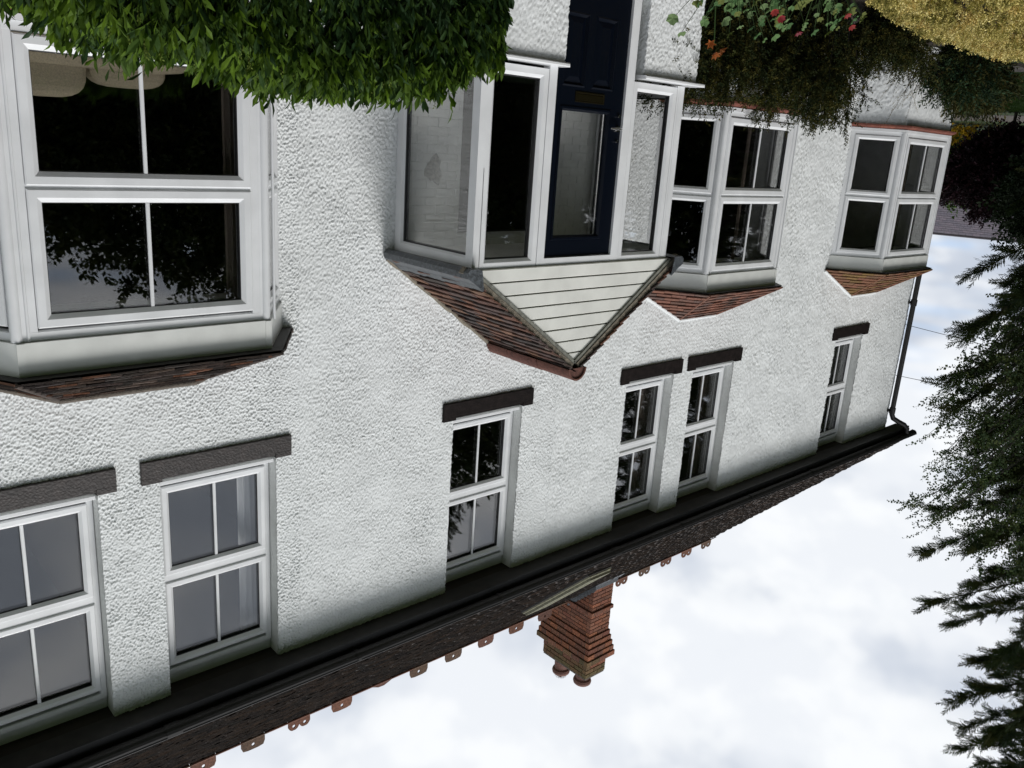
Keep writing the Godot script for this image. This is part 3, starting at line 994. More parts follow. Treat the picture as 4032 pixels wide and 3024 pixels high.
# ------------------------------------------------------------------ eaves, gutter, downpipe
func eaves() -> void:
	var so := MB.new()
	so.box(Vector3(-15.05, 6.062, -0.02), Vector3(1.8, 6.078, 0.205))
	put("soffit", so, M.dark_wood, house)
	var fa := MB.new()
	fa.box(Vector3(-15.05, 6.035, 0.205), Vector3(1.8, 6.175, 0.228))
	put("fascia", fa, M.black_plastic, house)
	var gu := MB.new()
	var c := Vector3(0, 6.165, 0.290)
	var K := 9
	for s in [0.0, 0.004]:
		for k in K:
			var a0 := PI + PI * k / K
			var a1 := PI + PI * (k + 1) / K
			var r: float = 0.060 - s
			var p0 := c + Vector3(0, sin(a0) * r, cos(a0) * r)
			var p1 := c + Vector3(0, sin(a1) * r, cos(a1) * r)
			gu.quad(Vector3(-15.13, p0.y, p0.z), Vector3(-15.13, p1.y, p1.z), Vector3(1.8, p1.y, p1.z), Vector3(1.8, p0.y, p0.z))
	gu.tube([Vector3(-15.13, 6.168, 0.350), Vector3(1.8, 6.168, 0.350)], [0.006, 0.006], 6)
	for k in K:
		var a0 := PI + PI * k / K
		var a1 := PI + PI * (k + 1) / K
		gu.tri(c + Vector3(-15.13, 0, 0), c + Vector3(-15.13, sin(a0) * 0.06, cos(a0) * 0.06), c + Vector3(-15.13, sin(a1) * 0.06, cos(a1) * 0.06))
	var root := put("gutter", gu, M.black_plastic, house)
	var xs := [-0.4, -1.95, -3.6, -5.3, -7.1, -8.35, -9.9, -11.6, -13.3, -14.7]
	for i in xs.size():
		var b := MB.new()
		for k in K:
			var a0 := PI + PI * k / K
			var a1 := PI + PI * (k + 1) / K
			var p0 := c + Vector3(0, sin(a0) * 0.067, cos(a0) * 0.067)
			var p1 := c + Vector3(0, sin(a1) * 0.067, cos(a1) * 0.067)
			var w := 0.06 if i % 3 == 1 else 0.018
			b.quad(Vector3(xs[i] - w, p0.y, p0.z), Vector3(xs[i] - w, p1.y, p1.z), Vector3(xs[i] + w, p1.y, p1.z), Vector3(xs[i] + w, p0.y, p0.z))
		b.box(Vector3(xs[i] - 0.015, 6.11, 0.228), Vector3(xs[i] + 0.015, 6.19, 0.236))
		put("bracket", b, M.black_plastic, root)
	var dp := MB.new()
	var x := -14.60
	dp.tube([Vector3(x, 0.0, 0.065), Vector3(x, 5.72, 0.065)], [0.041, 0.041], 12)
	dp.tube([Vector3(x, 5.70, 0.065), Vector3(x, 5.78, 0.067), Vector3(x - 0.03, 5.86, 0.09), Vector3(x - 0.11, 5.92, 0.16), Vector3(x - 0.19, 5.97, 0.24), Vector3(x - 0.22, 6.03, 0.285), Vector3(x - 0.22, 6.12, 0.29)], [0.043, 0.043, 0.043, 0.043, 0.043, 0.043, 0.043], 12)
	var dr := put("downpipe", dp, M.black_plastic, house)
	for y in [1.75, 3.80, 5.72]:
		var k := MB.new()
		k.tube([Vector3(x, y - 0.05, 0.065), Vector3(x, y + 0.05, 0.065)], [0.052, 0.052], 12)
		k.box(Vector3(x - 0.085, y - 0.02, 0.008), Vector3(x + 0.085, y + 0.02, 0.03))
		put("collar", k, M.black_plastic, dr)

# ------------------------------------------------------------------ main roof
func tile_mesh(tone: Color, lift: float) -> ArrayMesh:   # plain tile with a slight camber, tail at the origin, x along the eave, y up the slope, z outwards
	var mb := MB.new()
	mb.col = tone
	var w := 0.164
	var l := 0.135
	var K := 4
	var f := func(i: int) -> float: return 0.009 * (1.0 - pow(2.0 * i / K - 1.0, 2))
	for i in K:
		var xa := -w / 2 + w * i / K
		var xb := -w / 2 + w * (i + 1) / K
		var ha: float = 0.030 + lift + f.call(i)
		var hb: float = 0.030 + lift + f.call(i + 1)
		mb.quad(Vector3(xa, 0, ha), Vector3(xb, 0, hb), Vector3(xb, l, hb - 0.018 - lift), Vector3(xa, l, ha - 0.018 - lift))
		mb.quad(Vector3(xa, 0, ha - 0.013), Vector3(xb, 0, hb - 0.013), Vector3(xb, 0, hb), Vector3(xa, 0, ha))
	mb.quad(Vector3(-w / 2, l, 0.0), Vector3(-w / 2, 0, 0.017 + lift), Vector3(-w / 2, 0, 0.030 + lift), Vector3(-w / 2, l, 0.012))
	mb.quad(Vector3(w / 2, 0, 0.017 + lift), Vector3(w / 2, l, 0.0), Vector3(w / 2, l, 0.012), Vector3(w / 2, 0, 0.030 + lift))
	return mb.mesh()

func roof() -> void:
	var ang := atan(0.9526)
	var V := Vector3(0, sin(ang), -cos(ang))
	var N := Vector3(0, cos(ang), sin(ang))
	var rl := 3.8 / cos(ang)
	var xL := -15.12
	var xR := 1.8
	var deck := MB.new()
	deck.prism([Vector3(xL + 0.03, 6.13, 0.27), Vector3(xR, 6.13, 0.27), Vector3(xR, roof_y(-3.5) - 0.02, -3.5), Vector3(xL + 0.03, roof_y(-3.5) - 0.02, -3.5)], N * 0.012)
	deck.quad(Vector3(xR, 6.10, -7.3), Vector3(xL + 0.03, 6.10, -7.3), Vector3(xL + 0.03, roof_y(-3.5) - 0.02, -3.5), Vector3(xR, roof_y(-3.5) - 0.02, -3.5))
	var root := put("roof", deck, M.dark_wood, house)
	# tiles
	var tones := [Color(0.14, 0.115, 0.105), Color(0.105, 0.09, 0.085), Color(0.165, 0.135, 0.12), Color(0.125, 0.11, 0.105), Color(0.18, 0.13, 0.105)]
	var meshes := []
	for k in 5:
		meshes.append(tile_mesh(tones[k], 0.005 * (k % 3)))
	var spots := []
	var rows := int(rl / 0.098)
	var cols := int((xR - xL) / 0.165)
	for r in rows:
		var slip := rng.randf_range(-0.04, 0.04) + (0.0825 if r % 2 else 0.0) - 0.03
		for q in cols + 1:
			var x := xL + 0.083 + q * 0.165 + slip + rng.randf_range(-0.004, 0.004)
			if x > xR - 0.08 or x < xL + 0.05:
				continue
			var p := Vector3(x, 6.14, 0.31) + V * (r * 0.098)
			if p.x < -10.62 and p.x > -11.23 and p.z < -2.9:
				continue
			if p.x < -7.5 and p.x > -7.92 and p.z < -0.45 and p.z > -1.62:
				continue
			var t := Transform3D(Basis(Vector3.RIGHT, V, N), p + N * rng.randf_range(-0.002, 0.003))
			t.basis = t.basis * Basis(Vector3(0, 0, 1), rng.randf_range(-0.025, 0.025)) * Basis(Vector3(1, 0, 0), rng.randf_range(-0.03, 0.015)) * Basis(Vector3(0, 1, 0), rng.randf_range(-0.045, 0.045))
			var far := (p - Vector3(0, EY, 6)).length()
			spots.append([far if x < -0.9 else far + 100.0, t, rng.randi() % 5])
	spots.sort_custom(func(a, b): return a[0] < b[0])
	for i in 300:
		var o := put("roof_tile", meshes[spots[i][2]], M.tile, root)
		o.transform = spots[i][1]
	for k in 5:
		var buf := PackedFloat32Array()
		for i in range(300, spots.size()):
			if spots[i][2] == k:
				push(buf, spots[i][1], Color(1, 1, 1) * rng.randf_range(0.75, 1.25))
		var mm := many("roof_tiles", buf, meshes[k], M.tile, root)
		mm.set_meta("kind", "stuff")
	# verge at the far end: tile ends on an undercloak
	var vg := MB.new()
	vg.prism([Vector3(xL + 0.02, 6.09, 0.28), Vector3(xL + 0.02, 6.15, 0.30), Vector3(xL + 0.02, roof_y(-3.5) + 0.01, -3.5), Vector3(xL + 0.02, roof_y(-3.5) - 0.06, -3.5)], Vector3(0.03, 0, 0))
	put("verge", vg, M.verge_board, root)
	# ridge tiles with pierced crests
	var tone := [Color(0.23, 0.095, 0.055), Color(0.19, 0.085, 0.055), Color(0.26, 0.11, 0.065), Color(0.17, 0.10, 0.06)]
	var n := 0
	var x := 0.80
	var ry := roof_y(-3.5) + 0.045
	while x > xL + 0.05:
		var x2 := maxf(x - 0.354, xL - 0.01)
		var mb := MB.new()
		mb.col = tone[rng.randi() % 4] * rng.randf_range(0.85, 1.15)
		for s in [-1.0, 1.0]:
			var d := Vector3(0, -sin(ang), s * cos(ang))
			var nn := Vector3(0, cos(ang), s * sin(ang))
			var a := Vector3(x2 + 0.004, ry + 0.012, -3.5)
			var b := Vector3(x - 0.004, ry + 0.012, -3.5)
			if s > 0:
				mb.prism([a + d * 0.16, b + d * 0.16, b, a], nn * 0.016)
			else:
				mb.prism([b + d * 0.16, a + d * 0.16, a, b], nn * 0.016)
		var crested := n % 2 == 0
		if crested and not (x2 < -10.55 and x > -11.35):
			var kind := 1
			if x < -11.4 or n == 16:
				kind = 2
			var stub := n == 20
			crest(mb, Vector3((x + x2) / 2, ry + 0.02, -3.5), x - x2 - 0.006, kind, stub)
		if not (x2 < -10.62 and x > -11.25):
			put("ridge_tile", mb, M.tile, root)
		x = x2
		n += 1

func crest(mb: MB, o: Vector3, w: float, kind: int, stub: bool) -> void:
	var t := 0.016
	var base := mb.col
	if stub:
		mb.prism([o + Vector3(-w / 2, 0, t), o + Vector3(w / 2, 0, t), o + Vector3(w * 0.2, 0.045, t), o + Vector3(-w * 0.1, 0.05, t), o + Vector3(-w * 0.3, 0.02, t)], Vector3(0, 0, -0.0001) + Vector3(0, 0, -2 * t))
		return
	var outlines := []
	if kind == 1:
		outlines = [[Vector2(-w / 2, 0), Vector2(w / 2, 0), Vector2(w / 2, 0.115), Vector2(w / 2 - 0.035, 0.160), Vector2(-w / 2 + 0.035, 0.160), Vector2(-w / 2, 0.115)]]
	else:
		for s in [-1.0, 1.0]:
			var lo: float = minf(0.0, s * w / 2)
			var hi: float = maxf(0.0, s * w / 2)
			outlines.append([Vector2(lo, 0), Vector2(hi, 0), Vector2(hi, 0.095), Vector2(hi - 0.045, 0.150), Vector2(lo + 0.045, 0.150), Vector2(lo, 0.095)])
	for q in outlines:
		var cx: float = (q[0].x + q[1].x) / 2
		var hole := []
		var rim := []
		var K := 16
		for k in K:
			var a := TAU * k / K
			hole.append(Vector2(cx + cos(a) * 0.024, 0.085 + sin(a) * 0.026))
			# where a ray at this angle leaves the outline
			var d := Vector2(cos(a), sin(a))
			var best := 10.0
			for i in q.size():
				var e0: Vector2 = q[i] - Vector2(cx, 0.085)
				var e1: Vector2 = q[(i + 1) % q.size()] - Vector2(cx, 0.085)
				var den := d.cross(e1 - e0)
				if absf(den) > 1e-9:
					var tt := e0.cross(e1 - e0) / den
					var uu := e0.cross(d) / den
					if tt > 0 and uu >= -1e-4 and uu <= 1.0001:
						best = minf(best, tt)
			rim.append(Vector2(cx, 0.085) + d * best)
		for k in K:
			var m := (k + 1) % K
			var P := func(p: Vector2, z: float) -> Vector3: return o + Vector3(p.x, p.y, z)
			mb.quad(P.call(hole[k], t / 2), P.call(rim[k], t / 2), P.call(rim[m], t / 2), P.call(hole[m], t / 2))
			mb.quad(P.call(rim[k], -t / 2), P.call(hole[k], -t / 2), P.call(hole[m], -t / 2), P.call(rim[m], -t / 2))
			mb.quad(P.call(rim[k], t / 2), P.call(rim[k], -t / 2), P.call(rim[m], -t / 2), P.call(rim[m], t / 2))
			mb.quad(P.call(hole[k], -t / 2), P.call(hole[k], t / 2), P.call(hole[m], t / 2), P.call(hole[m], -t / 2))

# ------------------------------------------------------------------ chimney
func chimney() -> void:
	var x0 := -11.20
	var x1 := -10.66
	var z1 := -2.95
	var z0 := -4.10
	var core := MB.new()
	core.box(Vector3(x0 + 0.012, 8.6, z0 + 0.012), Vector3(x1 - 0.012, 11.25, z1 - 0.012))
	var root := put("chimney", core, M.mortar, house)
	var tones := [Color(0.40, 0.145, 0.075), Color(0.33, 0.12, 0.07), Color(0.45, 0.165, 0.08), Color(0.28, 0.115, 0.07), Color(0.37, 0.155, 0.09)]
	var mossy := [Color(0.24, 0.145, 0.06), Color(0.28, 0.15, 0.07), Color(0.19, 0.14, 0.055)]
	var y := 9.0
	var row := 0
	while y < 11.22:
		var out := 0.0
		var step := 0.076
		if absf(y - 9.836) < 0.04:
			out = 0.034
		if y > 10.34 and y < 10.89:
			step = 0.108
			out = 0.023 * (1 + floorf((y - 10.34) / 0.1078))
		if y >= 10.88:
			step = 0.088
			out = 0.004
		var hh := step - 0.009
		if out > 0.01:
			var bed := MB.new()
			bed.box(Vector3(x0 - out + 0.008, y + 0.002, z0 - out + 0.008), Vector3(x1 + out - 0.008, y + hh + 0.004, z1 + out - 0.008))
			put("bed", bed, M.mortar, root)
		# front face (+z) and side face (+x); the hidden faces follow in the same bond
		for face in 4:
			var a0 := (x0 if face % 2 == 0 else z0) - out
			var a1 := (x1 if face % 2 == 0 else z1) + out
			if face % 2 == 1:
				a1 -= 0.101
				a0 += 0.101
			var p := a0
			var first := true
			while p < a1 - 0.01:
				var L := 0.215
				if first and row % 2:
					L = 0.104
				first = false
				var q := minf(p + L, a1)
				if a1 - q < 0.04:
					q = a1
				var tone: Color = tones[rng.randi() % 5]
				if y > 10.75 and rng.randf() < (y - 10.62) * 2.4:
					tone = mossy[rng.randi() % 3]
				tone = tone * rng.randf_range(0.75, 1.15)
				var mb := MB.new()
				mb.col = Color(tone.r, tone.g, tone.b)
				var jig := rng.randf_range(-0.004, 0.003)
				var mid := (p + q) / 2
				var s := Vector3(q - p - 0.010, hh, 0.095)
				match face:
					0: mb.cbox(Vector3(mid, y + hh / 2, z1 + out - 0.0475 + jig), Vector3.RIGHT, Vector3.UP, Vector3.BACK, s, 0.005)
					1: mb.cbox(Vector3(x1 + out - 0.0475 + jig, y + hh / 2, mid), Vector3.FORWARD, Vector3.UP, Vector3.RIGHT, s, 0.005)
					2: mb.cbox(Vector3(mid, y + hh / 2, z0 - out + 0.0475 + jig), Vector3.LEFT, Vector3.UP, Vector3.FORWARD, s, 0.005)
					3: mb.cbox(Vector3(x0 - out + 0.0475 + jig, y + hh / 2, mid), Vector3.BACK, Vector3.UP, Vector3.LEFT, s, 0.005)
				if face < 2 and (face == 1 or y > 9.1):
					put("brick", mb, M.brick, root)
				elif y > 10.2:
					put("brick", mb, M.brick, root)
				p = q
		y += step
		row += 1
	# mortar flaunching and pots
	var fl := MB.new()
	fl.prism([Vector3(x0 + 0.01, 11.26, z1 - 0.01), Vector3(x1 - 0.01, 11.26, z1 - 0.01), Vector3(x1 - 0.01, 11.26, z0 + 0.01), Vector3(x0 + 0.01, 11.26, z0 + 0.01)], Vector3.UP * 0.03)
	put("flaunching", fl, M.mortar, root)
	var zz := [-3.25, -3.82]
	for k in 2:
		var p := MB.new()
		var h: float = [0.33, 0.42][k]
		p.lathe(Vector3(-10.93, 11.27, zz[k]), [Vector2(0.165, 0), Vector2(0.145, 0.05), Vector2(0.135, h - 0.12), Vector2(0.165, h - 0.10), Vector2(0.178, h - 0.06), Vector2(0.17, h - 0.02), Vector2(0.15, h), Vector2(0.115, h), Vector2(0.11, h - 0.2), Vector2(0.0, h - 0.2)], 24)
		put("chimney_pot", p, M.pot, root)
	var cg := MB.new()
	for k in 14:
		var a := TAU * k / 14
		var d := Vector3(cos(a), 0, sin(a))
		var o := Vector3(-10.93, 11.68, zz[1])
		cg.tube([o + d * 0.10, o + d * 0.125 + Vector3.UP * 0.04, o + d * 0.11 + Vector3.UP * 0.085, o + d * 0.05 + Vector3.UP * 0.115, o + Vector3.UP * 0.12], [0.003, 0.003, 0.003, 0.003, 0.003], 5)
	put("bird_guard", cg, M.wire, root)
	# stepped lead flashing on the near side, apron in front
	var ld := MB.new()
	for k in 8:
		var za := -2.94 - 0.078 * k
		var zb := za - 0.078
		var ya := roof_y(za) - 0.02
		var yb := roof_y(zb) - 0.02
		var top := yb + 0.155
		ld.prism([Vector3(x1 + 0.003, ya, za), Vector3(x1 + 0.003, yb, zb), Vector3(x1 + 0.003, top, zb + 0.004), Vector3(x1 + 0.003, top - 0.045, za)], Vector3(0.004, 0, 0))
		if k == 0:
			ld.prism([Vector3(x1 + 0.003, ya, za + 0.03), Vector3(x1 + 0.003, ya, za), Vector3(x1 + 0.003, top - 0.06, za), Vector3(x1 + 0.003, top - 0.09, za + 0.03)], Vector3(0.004, 0, 0))
	put("stepped_flashing", ld, M.lead, root)
	var ap := MB.new()
	var yf := roof_y(z1)
	ap.box(Vector3(x0 - 0.10, yf - 0.02, z1 + 0.002), Vector3(x1 + 0.02, yf + 0.125, z1 + 0.008))
	ap.prism([Vector3(x0 - 0.14, roof_y(z1 + 0.16) + 0.035, z1 + 0.16), Vector3(x1 + 0.03, roof_y(z1 + 0.16) + 0.035, z1 + 0.16), Vector3(x1 + 0.03, yf + 0.045, z1 + 0.002), Vector3(x0 - 0.14, yf + 0.045, z1 + 0.002)], Vector3(0, 0.005, 0.005))
	put("lead_apron", ap, M.lead, root)

func rooflight() -> void:
	var ang := atan(0.9526)
	var V := Vector3(0, sin(ang), -cos(ang))
	var N := Vector3(0, cos(ang), sin(ang))
	var O := Vector3(-7.92, roof_y(-0.45), -0.45)
	var R := Vector3.RIGHT
	var f := MB.new()
	f.ring(O, R, V, N, 0.0, 0.0, 0.42, 1.60, [Vector2(0, -0.02), Vector2(0, 0.075), Vector2(0.02, 0.090), Vector2(0.07, 0.090), Vector2(0.085, 0.06), Vector2(0.085, -0.02)])
	f.ring(O, R, V, N, 0.015, 0.02, 0.405, 1.58, [Vector2(0, 0.09), Vector2(0, 0.118), Vector2(0.06, 0.118), Vector2(0.075, 0.10)])
	var root := put("rooflight", f, M.cream_wood, house)
	pane(root, O, R, V, N, 0.08, 0.08, 0.34, 1.52, 0.09)
	var s := MB.new()
	s.ring(O, R, V, N, -0.012, -0.012, 0.432, 1.612, [Vector2(0, 0.0), Vector2(0, 0.055), Vector2(0.012, 0.06)])
	put("flashing", s, M.dark_wood, root)
	var d := MB.new()
	d.obox(O + R * 0.21 + V * 0.8 + N * 0.0, R, V, N, Vector3(0.38, 1.5, 0.01))
	put("blind", d, M.inside, root)

# ------------------------------------------------------------------ copies
func push(buf: PackedFloat32Array, t: Transform3D, c: Color) -> void:
	var b := t.basis
	var o := t.origin
	buf.append_array(PackedFloat32Array([b.x.x, b.y.x, b.z.x, o.x, b.x.y, b.y.y, b.z.y, o.y, b.x.z, b.y.z, b.z.z, o.z, c.r, c.g, c.b, 1.0]))

func many(called: String, buf: PackedFloat32Array, mesh: Mesh, m: Material, parent: Node3D) -> MultiMeshInstance3D:
	var mm := MultiMesh.new()
	mm.transform_format = MultiMesh.TRANSFORM_3D
	mm.use_colors = true
	mm.mesh = mesh
	mm.instance_count = buf.size() / 16
	mm.buffer = buf
	var o := MultiMeshInstance3D.new()
	o.multimesh = mm
	o.material_override = m
	hook(called, o, parent)
	return o

func frame_to(d: Vector3, roll: float) -> Basis:   # y along d
	var y := d.normalized()
	var x := y.cross(Vector3.UP if absf(y.y) < 0.95 else Vector3.RIGHT).normalized()
	var b := Basis(x, y, x.cross(y))
	return b * Basis(Vector3.UP, roll)

func rdir() -> Vector3:
	var y := rng.randf_range(-1, 1)
	var a := rng.randf() * TAU
	var r := sqrt(1 - y * y)
	return Vector3(cos(a) * r, y, sin(a) * r)

# leaf meshes: base at the origin, tip along +y
func leaf_mesh(l: float, w: float, bend := 0.12, fold := 0.18) -> ArrayMesh:
	var mb := MB.new()
	var ys := [0.0, 0.30, 0.68, 1.0]
	var ws := [0.06, 0.62, 1.0, 0.0]
	for i in 3:
		var z0: float = -bend * l * ys[i] * ys[i]
		var z1: float = -bend * l * ys[i + 1] * ys[i + 1]
		var c0 := Vector3(0, ys[i] * l, z0)
		var c1 := Vector3(0, ys[i + 1] * l, z1)
		for s in [-1.0, 1.0]:
			var e0 := c0 + Vector3(s * ws[i] * w / 2, 0, ws[i] * w * fold)
			var e1 := c1 + Vector3(s * ws[i + 1] * w / 2, 0, ws[i + 1] * w * fold)
			if s > 0:
				mb.quad(c0, e0, e1, c1)
			else:
				mb.quad(e0, c0, c1, e1)
	return mb.mesh()

func sprig_mesh(l: float, n: int, ll: float, lw: float, spread: float, droop := 0.0, stem := 0.0025, sd := 1) -> ArrayMesh:   # a twig with n small leaves
	var r := RandomNumberGenerator.new()
	r.seed = sd
	var mb := MB.new()
	mb.col = Color(0.5, 0.42, 0.3)
	var p := Vector3.ZERO
	var pts := [p]
	var K := 5
	for i in K:
		p += (Vector3(r.randf_range(-0.12, 0.12), 1, r.randf_range(-0.12, 0.12) - droop * i / K)).normalized() * l / K
		pts.append(p)
	for i in K:
		var a: Vector3 = pts[i]
		var b: Vector3 = pts[i + 1]
		var s := stem * (1.0 - 0.7 * i / K)
		mb.quad(a - Vector3(s, 0, 0), a + Vector3(s, 0, 0), b + Vector3(s * 0.8, 0, 0), b - Vector3(s * 0.8, 0, 0))
		mb.quad(a - Vector3(0, 0, s), a + Vector3(0, 0, s), b + Vector3(0, 0, s * 0.8), b - Vector3(0, 0, s * 0.8))
	for i in n:
		var t := (i + 0.6) / n
		var k := mini(int(t * K), K - 1)
		var o: Vector3 = pts[k].lerp(pts[k + 1], t * K - k)
		var ang := i * 2.4 + r.randf() * 0.8
		var d := (Vector3(cos(ang) * spread, 1.0 - spread * 0.3, sin(ang) * spread) + Vector3(r.randf_range(-0.3, 0.3), r.randf_range(-0.3, 0.3), r.randf_range(-0.3, 0.3))).normalized()
		var sd2 := d.cross(Vector3(r.randf_range(-1, 1), r.randf_range(-1, 1), r.randf_range(-1, 1))).normalized()
		var ml := ll * r.randf_range(0.7, 1.2)
		var mw := lw * r.randf_range(0.8, 1.2)
		var tone := r.randf_range(0.75, 1.25)
		mb.col = Color(tone, tone, tone)
		var q := o + d * ml * 0.12
		var m := o + d * ml * 0.55
		mb.quad(q, m + sd2 * mw / 2, o + d * ml, m - sd2 * mw / 2)
	return mb.mesh()

func plume_mesh(sd: int) -> ArrayMesh:   # flat feathery spray of a cypress, 1 m long
	var r := RandomNumberGenerator.new()
	r.seed = sd
	var mb := MB.new()
	var N := 13
	for i in N:
		var t := float(i) / N
		var o := Vector3(0, t * 0.9, -0.10 * t * t)
		for s in [-1.0, 1.0]:
			var L := (0.30 * (1.0 - t * 0.75) + 0.05) * r.randf_range(0.7, 1.2)
			var d := Vector3(s * r.randf_range(0.5, 0.8), 0.75, r.randf_range(-0.35, 0.35)).normalized()
			var sd2 := d.cross(Vector3(0, r.randf_range(-0.3, 0.3), 1)).normalized() * 0.020
			var tone := r.randf_range(0.7, 1.3)
			mb.col = Color(tone, tone, tone)
			mb.quad(o - sd2 * 0.6, o + sd2 * 0.6, o + d * L * 0.6 + sd2, o + d * L * 0.6 - sd2)
			mb.tri(o + d * L * 0.6 - sd2, o + d * L * 0.6 + sd2, o + d * L)
			for k in 3:
				var q := o + d * L * (0.25 + 0.25 * k)
				var e := (d + Vector3(-s * 0.9 if k % 2 else s * 0.9, 0.2, r.randf_range(-0.4, 0.4))).normalized()
				var e2 := e.cross(Vector3(0.2, 0.1, 1)).normalized() * 0.013
				mb.tri(q - e2, q + e2, q + e * L * 0.38)
	mb.col = Color(1, 1, 1)
	mb.tri(Vector3(-0.012, 0.85, -0.08), Vector3(0.012, 0.85, -0.08), Vector3(0, 1.05, -0.13))
	return mb.mesh()

# ------------------------------------------------------------------ near planting
func hedge() -> void:
	var root := thing("laurel_hedge", "clipped green broad-leaved hedge with upright shoots in front of the nearest bay window", "hedge", Vector3.ZERO)
	var top := func(x: float, z: float) -> float: return 1.12 + 0.18 * smoothstep(-0.6, -1.5, x) + 0.07 * smoothstep(-1.5, -2.2, x) - 0.16 * smoothstep(-2.4, -2.95, x) + 0.025 * sin(x * 9.0) + 0.02 * sin(x * 21.0 + z * 7.0)
	var xl := -2.93
	var xr := 0.9
	var z0 := 1.75
	var z1 := 2.62
	var lm := []
	for k in 3:
		lm.append(leaf_mesh(0.092 + 0.012 * k, 0.024 + 0.004 * k, 0.10 + 0.08 * k, 0.15))
	var st := MB.new()
	st.col = Color(0.10, 0.07, 0.045)
	for k in 22:
		var x := lerpf(xl + 0.2, xr - 0.1, k / 21.0)
		var p := Vector3(x, 0, rng.randf_range(z0 + 0.3, z1 - 0.3))
		for q in 4:
			var e := p + Vector3(rng.randf_range(-0.25, 0.25), rng.randf_range(0.8, 1.15), rng.randf_range(-0.3, 0.3))
			st.tube([p, p.lerp(e, 0.5) + Vector3(rng.randf_range(-0.05, 0.05), 0, 0), e], [0.014, 0.010, 0.005], 5)
	put("stem", st, M.bark, root)
	var spots := []
	var n := 9000
	for i in n:
		# shoots grow from the shell of the clipped block: top, front and near end
		var pick := rng.randf()
		var x := rng.randf_range(xl, xr)
		var z := rng.randf_range(z0, z1)
		var y: float
		var nrm := Vector3.UP
		if pick < 0.46:
			y = top.call(x, z) - rng.randf() * rng.randf() * 0.30
		elif pick < 0.90:
			z = z1 - rng.randf() * rng.randf() * 0.22
			y = rng.randf_range(0.75, top.call(x, z) - 0.02)
			nrm = Vector3(0, 0.7, 0.7)
		else:
			x = xl + rng.randf() * rng.randf() * 0.2
			y = rng.randf_range(0.75, top.call(x, z) - 0.02)
			nrm = Vector3(-0.6, 0.8, 0)
		var bump := 0.04 * wave.get_noise_3d(x * 0.22, y * 0.22, z * 0.22)
		var up := (nrm * 0.25 + Vector3.UP * 1.0 + rdir() * 0.45).normalized()
		var o := Vector3(x, y + bump, z + bump)
		var shoot := rng.randf_range(0.0, 0.10) + (0.07 if rng.randf() < 0.06 else 0.0)
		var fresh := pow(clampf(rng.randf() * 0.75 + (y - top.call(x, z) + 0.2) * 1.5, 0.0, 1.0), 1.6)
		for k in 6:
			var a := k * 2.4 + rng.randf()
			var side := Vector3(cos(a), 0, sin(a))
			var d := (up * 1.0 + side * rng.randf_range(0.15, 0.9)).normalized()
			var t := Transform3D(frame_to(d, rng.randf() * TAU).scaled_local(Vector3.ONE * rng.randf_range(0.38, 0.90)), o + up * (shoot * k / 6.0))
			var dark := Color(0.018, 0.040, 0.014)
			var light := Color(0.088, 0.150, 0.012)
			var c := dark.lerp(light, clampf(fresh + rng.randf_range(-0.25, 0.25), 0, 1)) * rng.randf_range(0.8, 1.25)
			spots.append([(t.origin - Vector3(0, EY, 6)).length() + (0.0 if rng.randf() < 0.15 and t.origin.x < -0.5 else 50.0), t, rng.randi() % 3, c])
	spots.sort_custom(func(a, b): return a[0] < b[0])
	var shades := []
	for s in 6:
		var row := []
		for k in 3:
			row.append(tinted(lm[k], Color(0.018, 0.040, 0.014).lerp(Color(0.090, 0.152, 0.012), s / 5.0)))
		shades.append(row)
	for i in 280:
		var s: int = clampi(roundi((spots[i][3].g - 0.04) / 0.022), 0, 5)
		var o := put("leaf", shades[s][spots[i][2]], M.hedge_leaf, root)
		o.transform = spots[i][1]
	for k in 3:
		var buf := PackedFloat32Array()
		for i in range(280, spots.size()):
			if spots[i][2] == k:
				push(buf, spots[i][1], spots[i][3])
		many("foliage", buf, lm[k], M.hedge_leaf, root).set_meta("kind", "stuff")
	# pale flower spikes standing out of the top
	var fs := sprig_mesh(0.09, 16, 0.012, 0.006, 0.7, 0.0, 0.0012, 4)
	var fb := PackedFloat32Array()
	for i in 90:
		var x := rng.randf_range(xl, -0.4)
		var z := rng.randf_range(z1 - 0.25, z1 + 0.02)
		push(fb, Transform3D(frame_to(Vector3.UP + rdir() * 0.25, rng.randf() * TAU), Vector3(x, top.call(x, z) - rng.randf_range(-0.05, 0.10), z)), Color(0.13, 0.17, 0.035))
	many("flower_spikes", fb, fs, M.small_leaf, root).set_meta("kind", "stuff")

func tinted(m: ArrayMesh, c: Color) -> ArrayMesh:
	var a := m.surface_get_arrays(0)
	var k := PackedColorArray()
	k.resize(a[Mesh.ARRAY_VERTEX].size())
	k.fill(c)
	a[Mesh.ARRAY_COLOR] = k
	var r := ArrayMesh.new()
	r.add_surface_from_arrays(Mesh.PRIMITIVE_TRIANGLES, a)
	return r

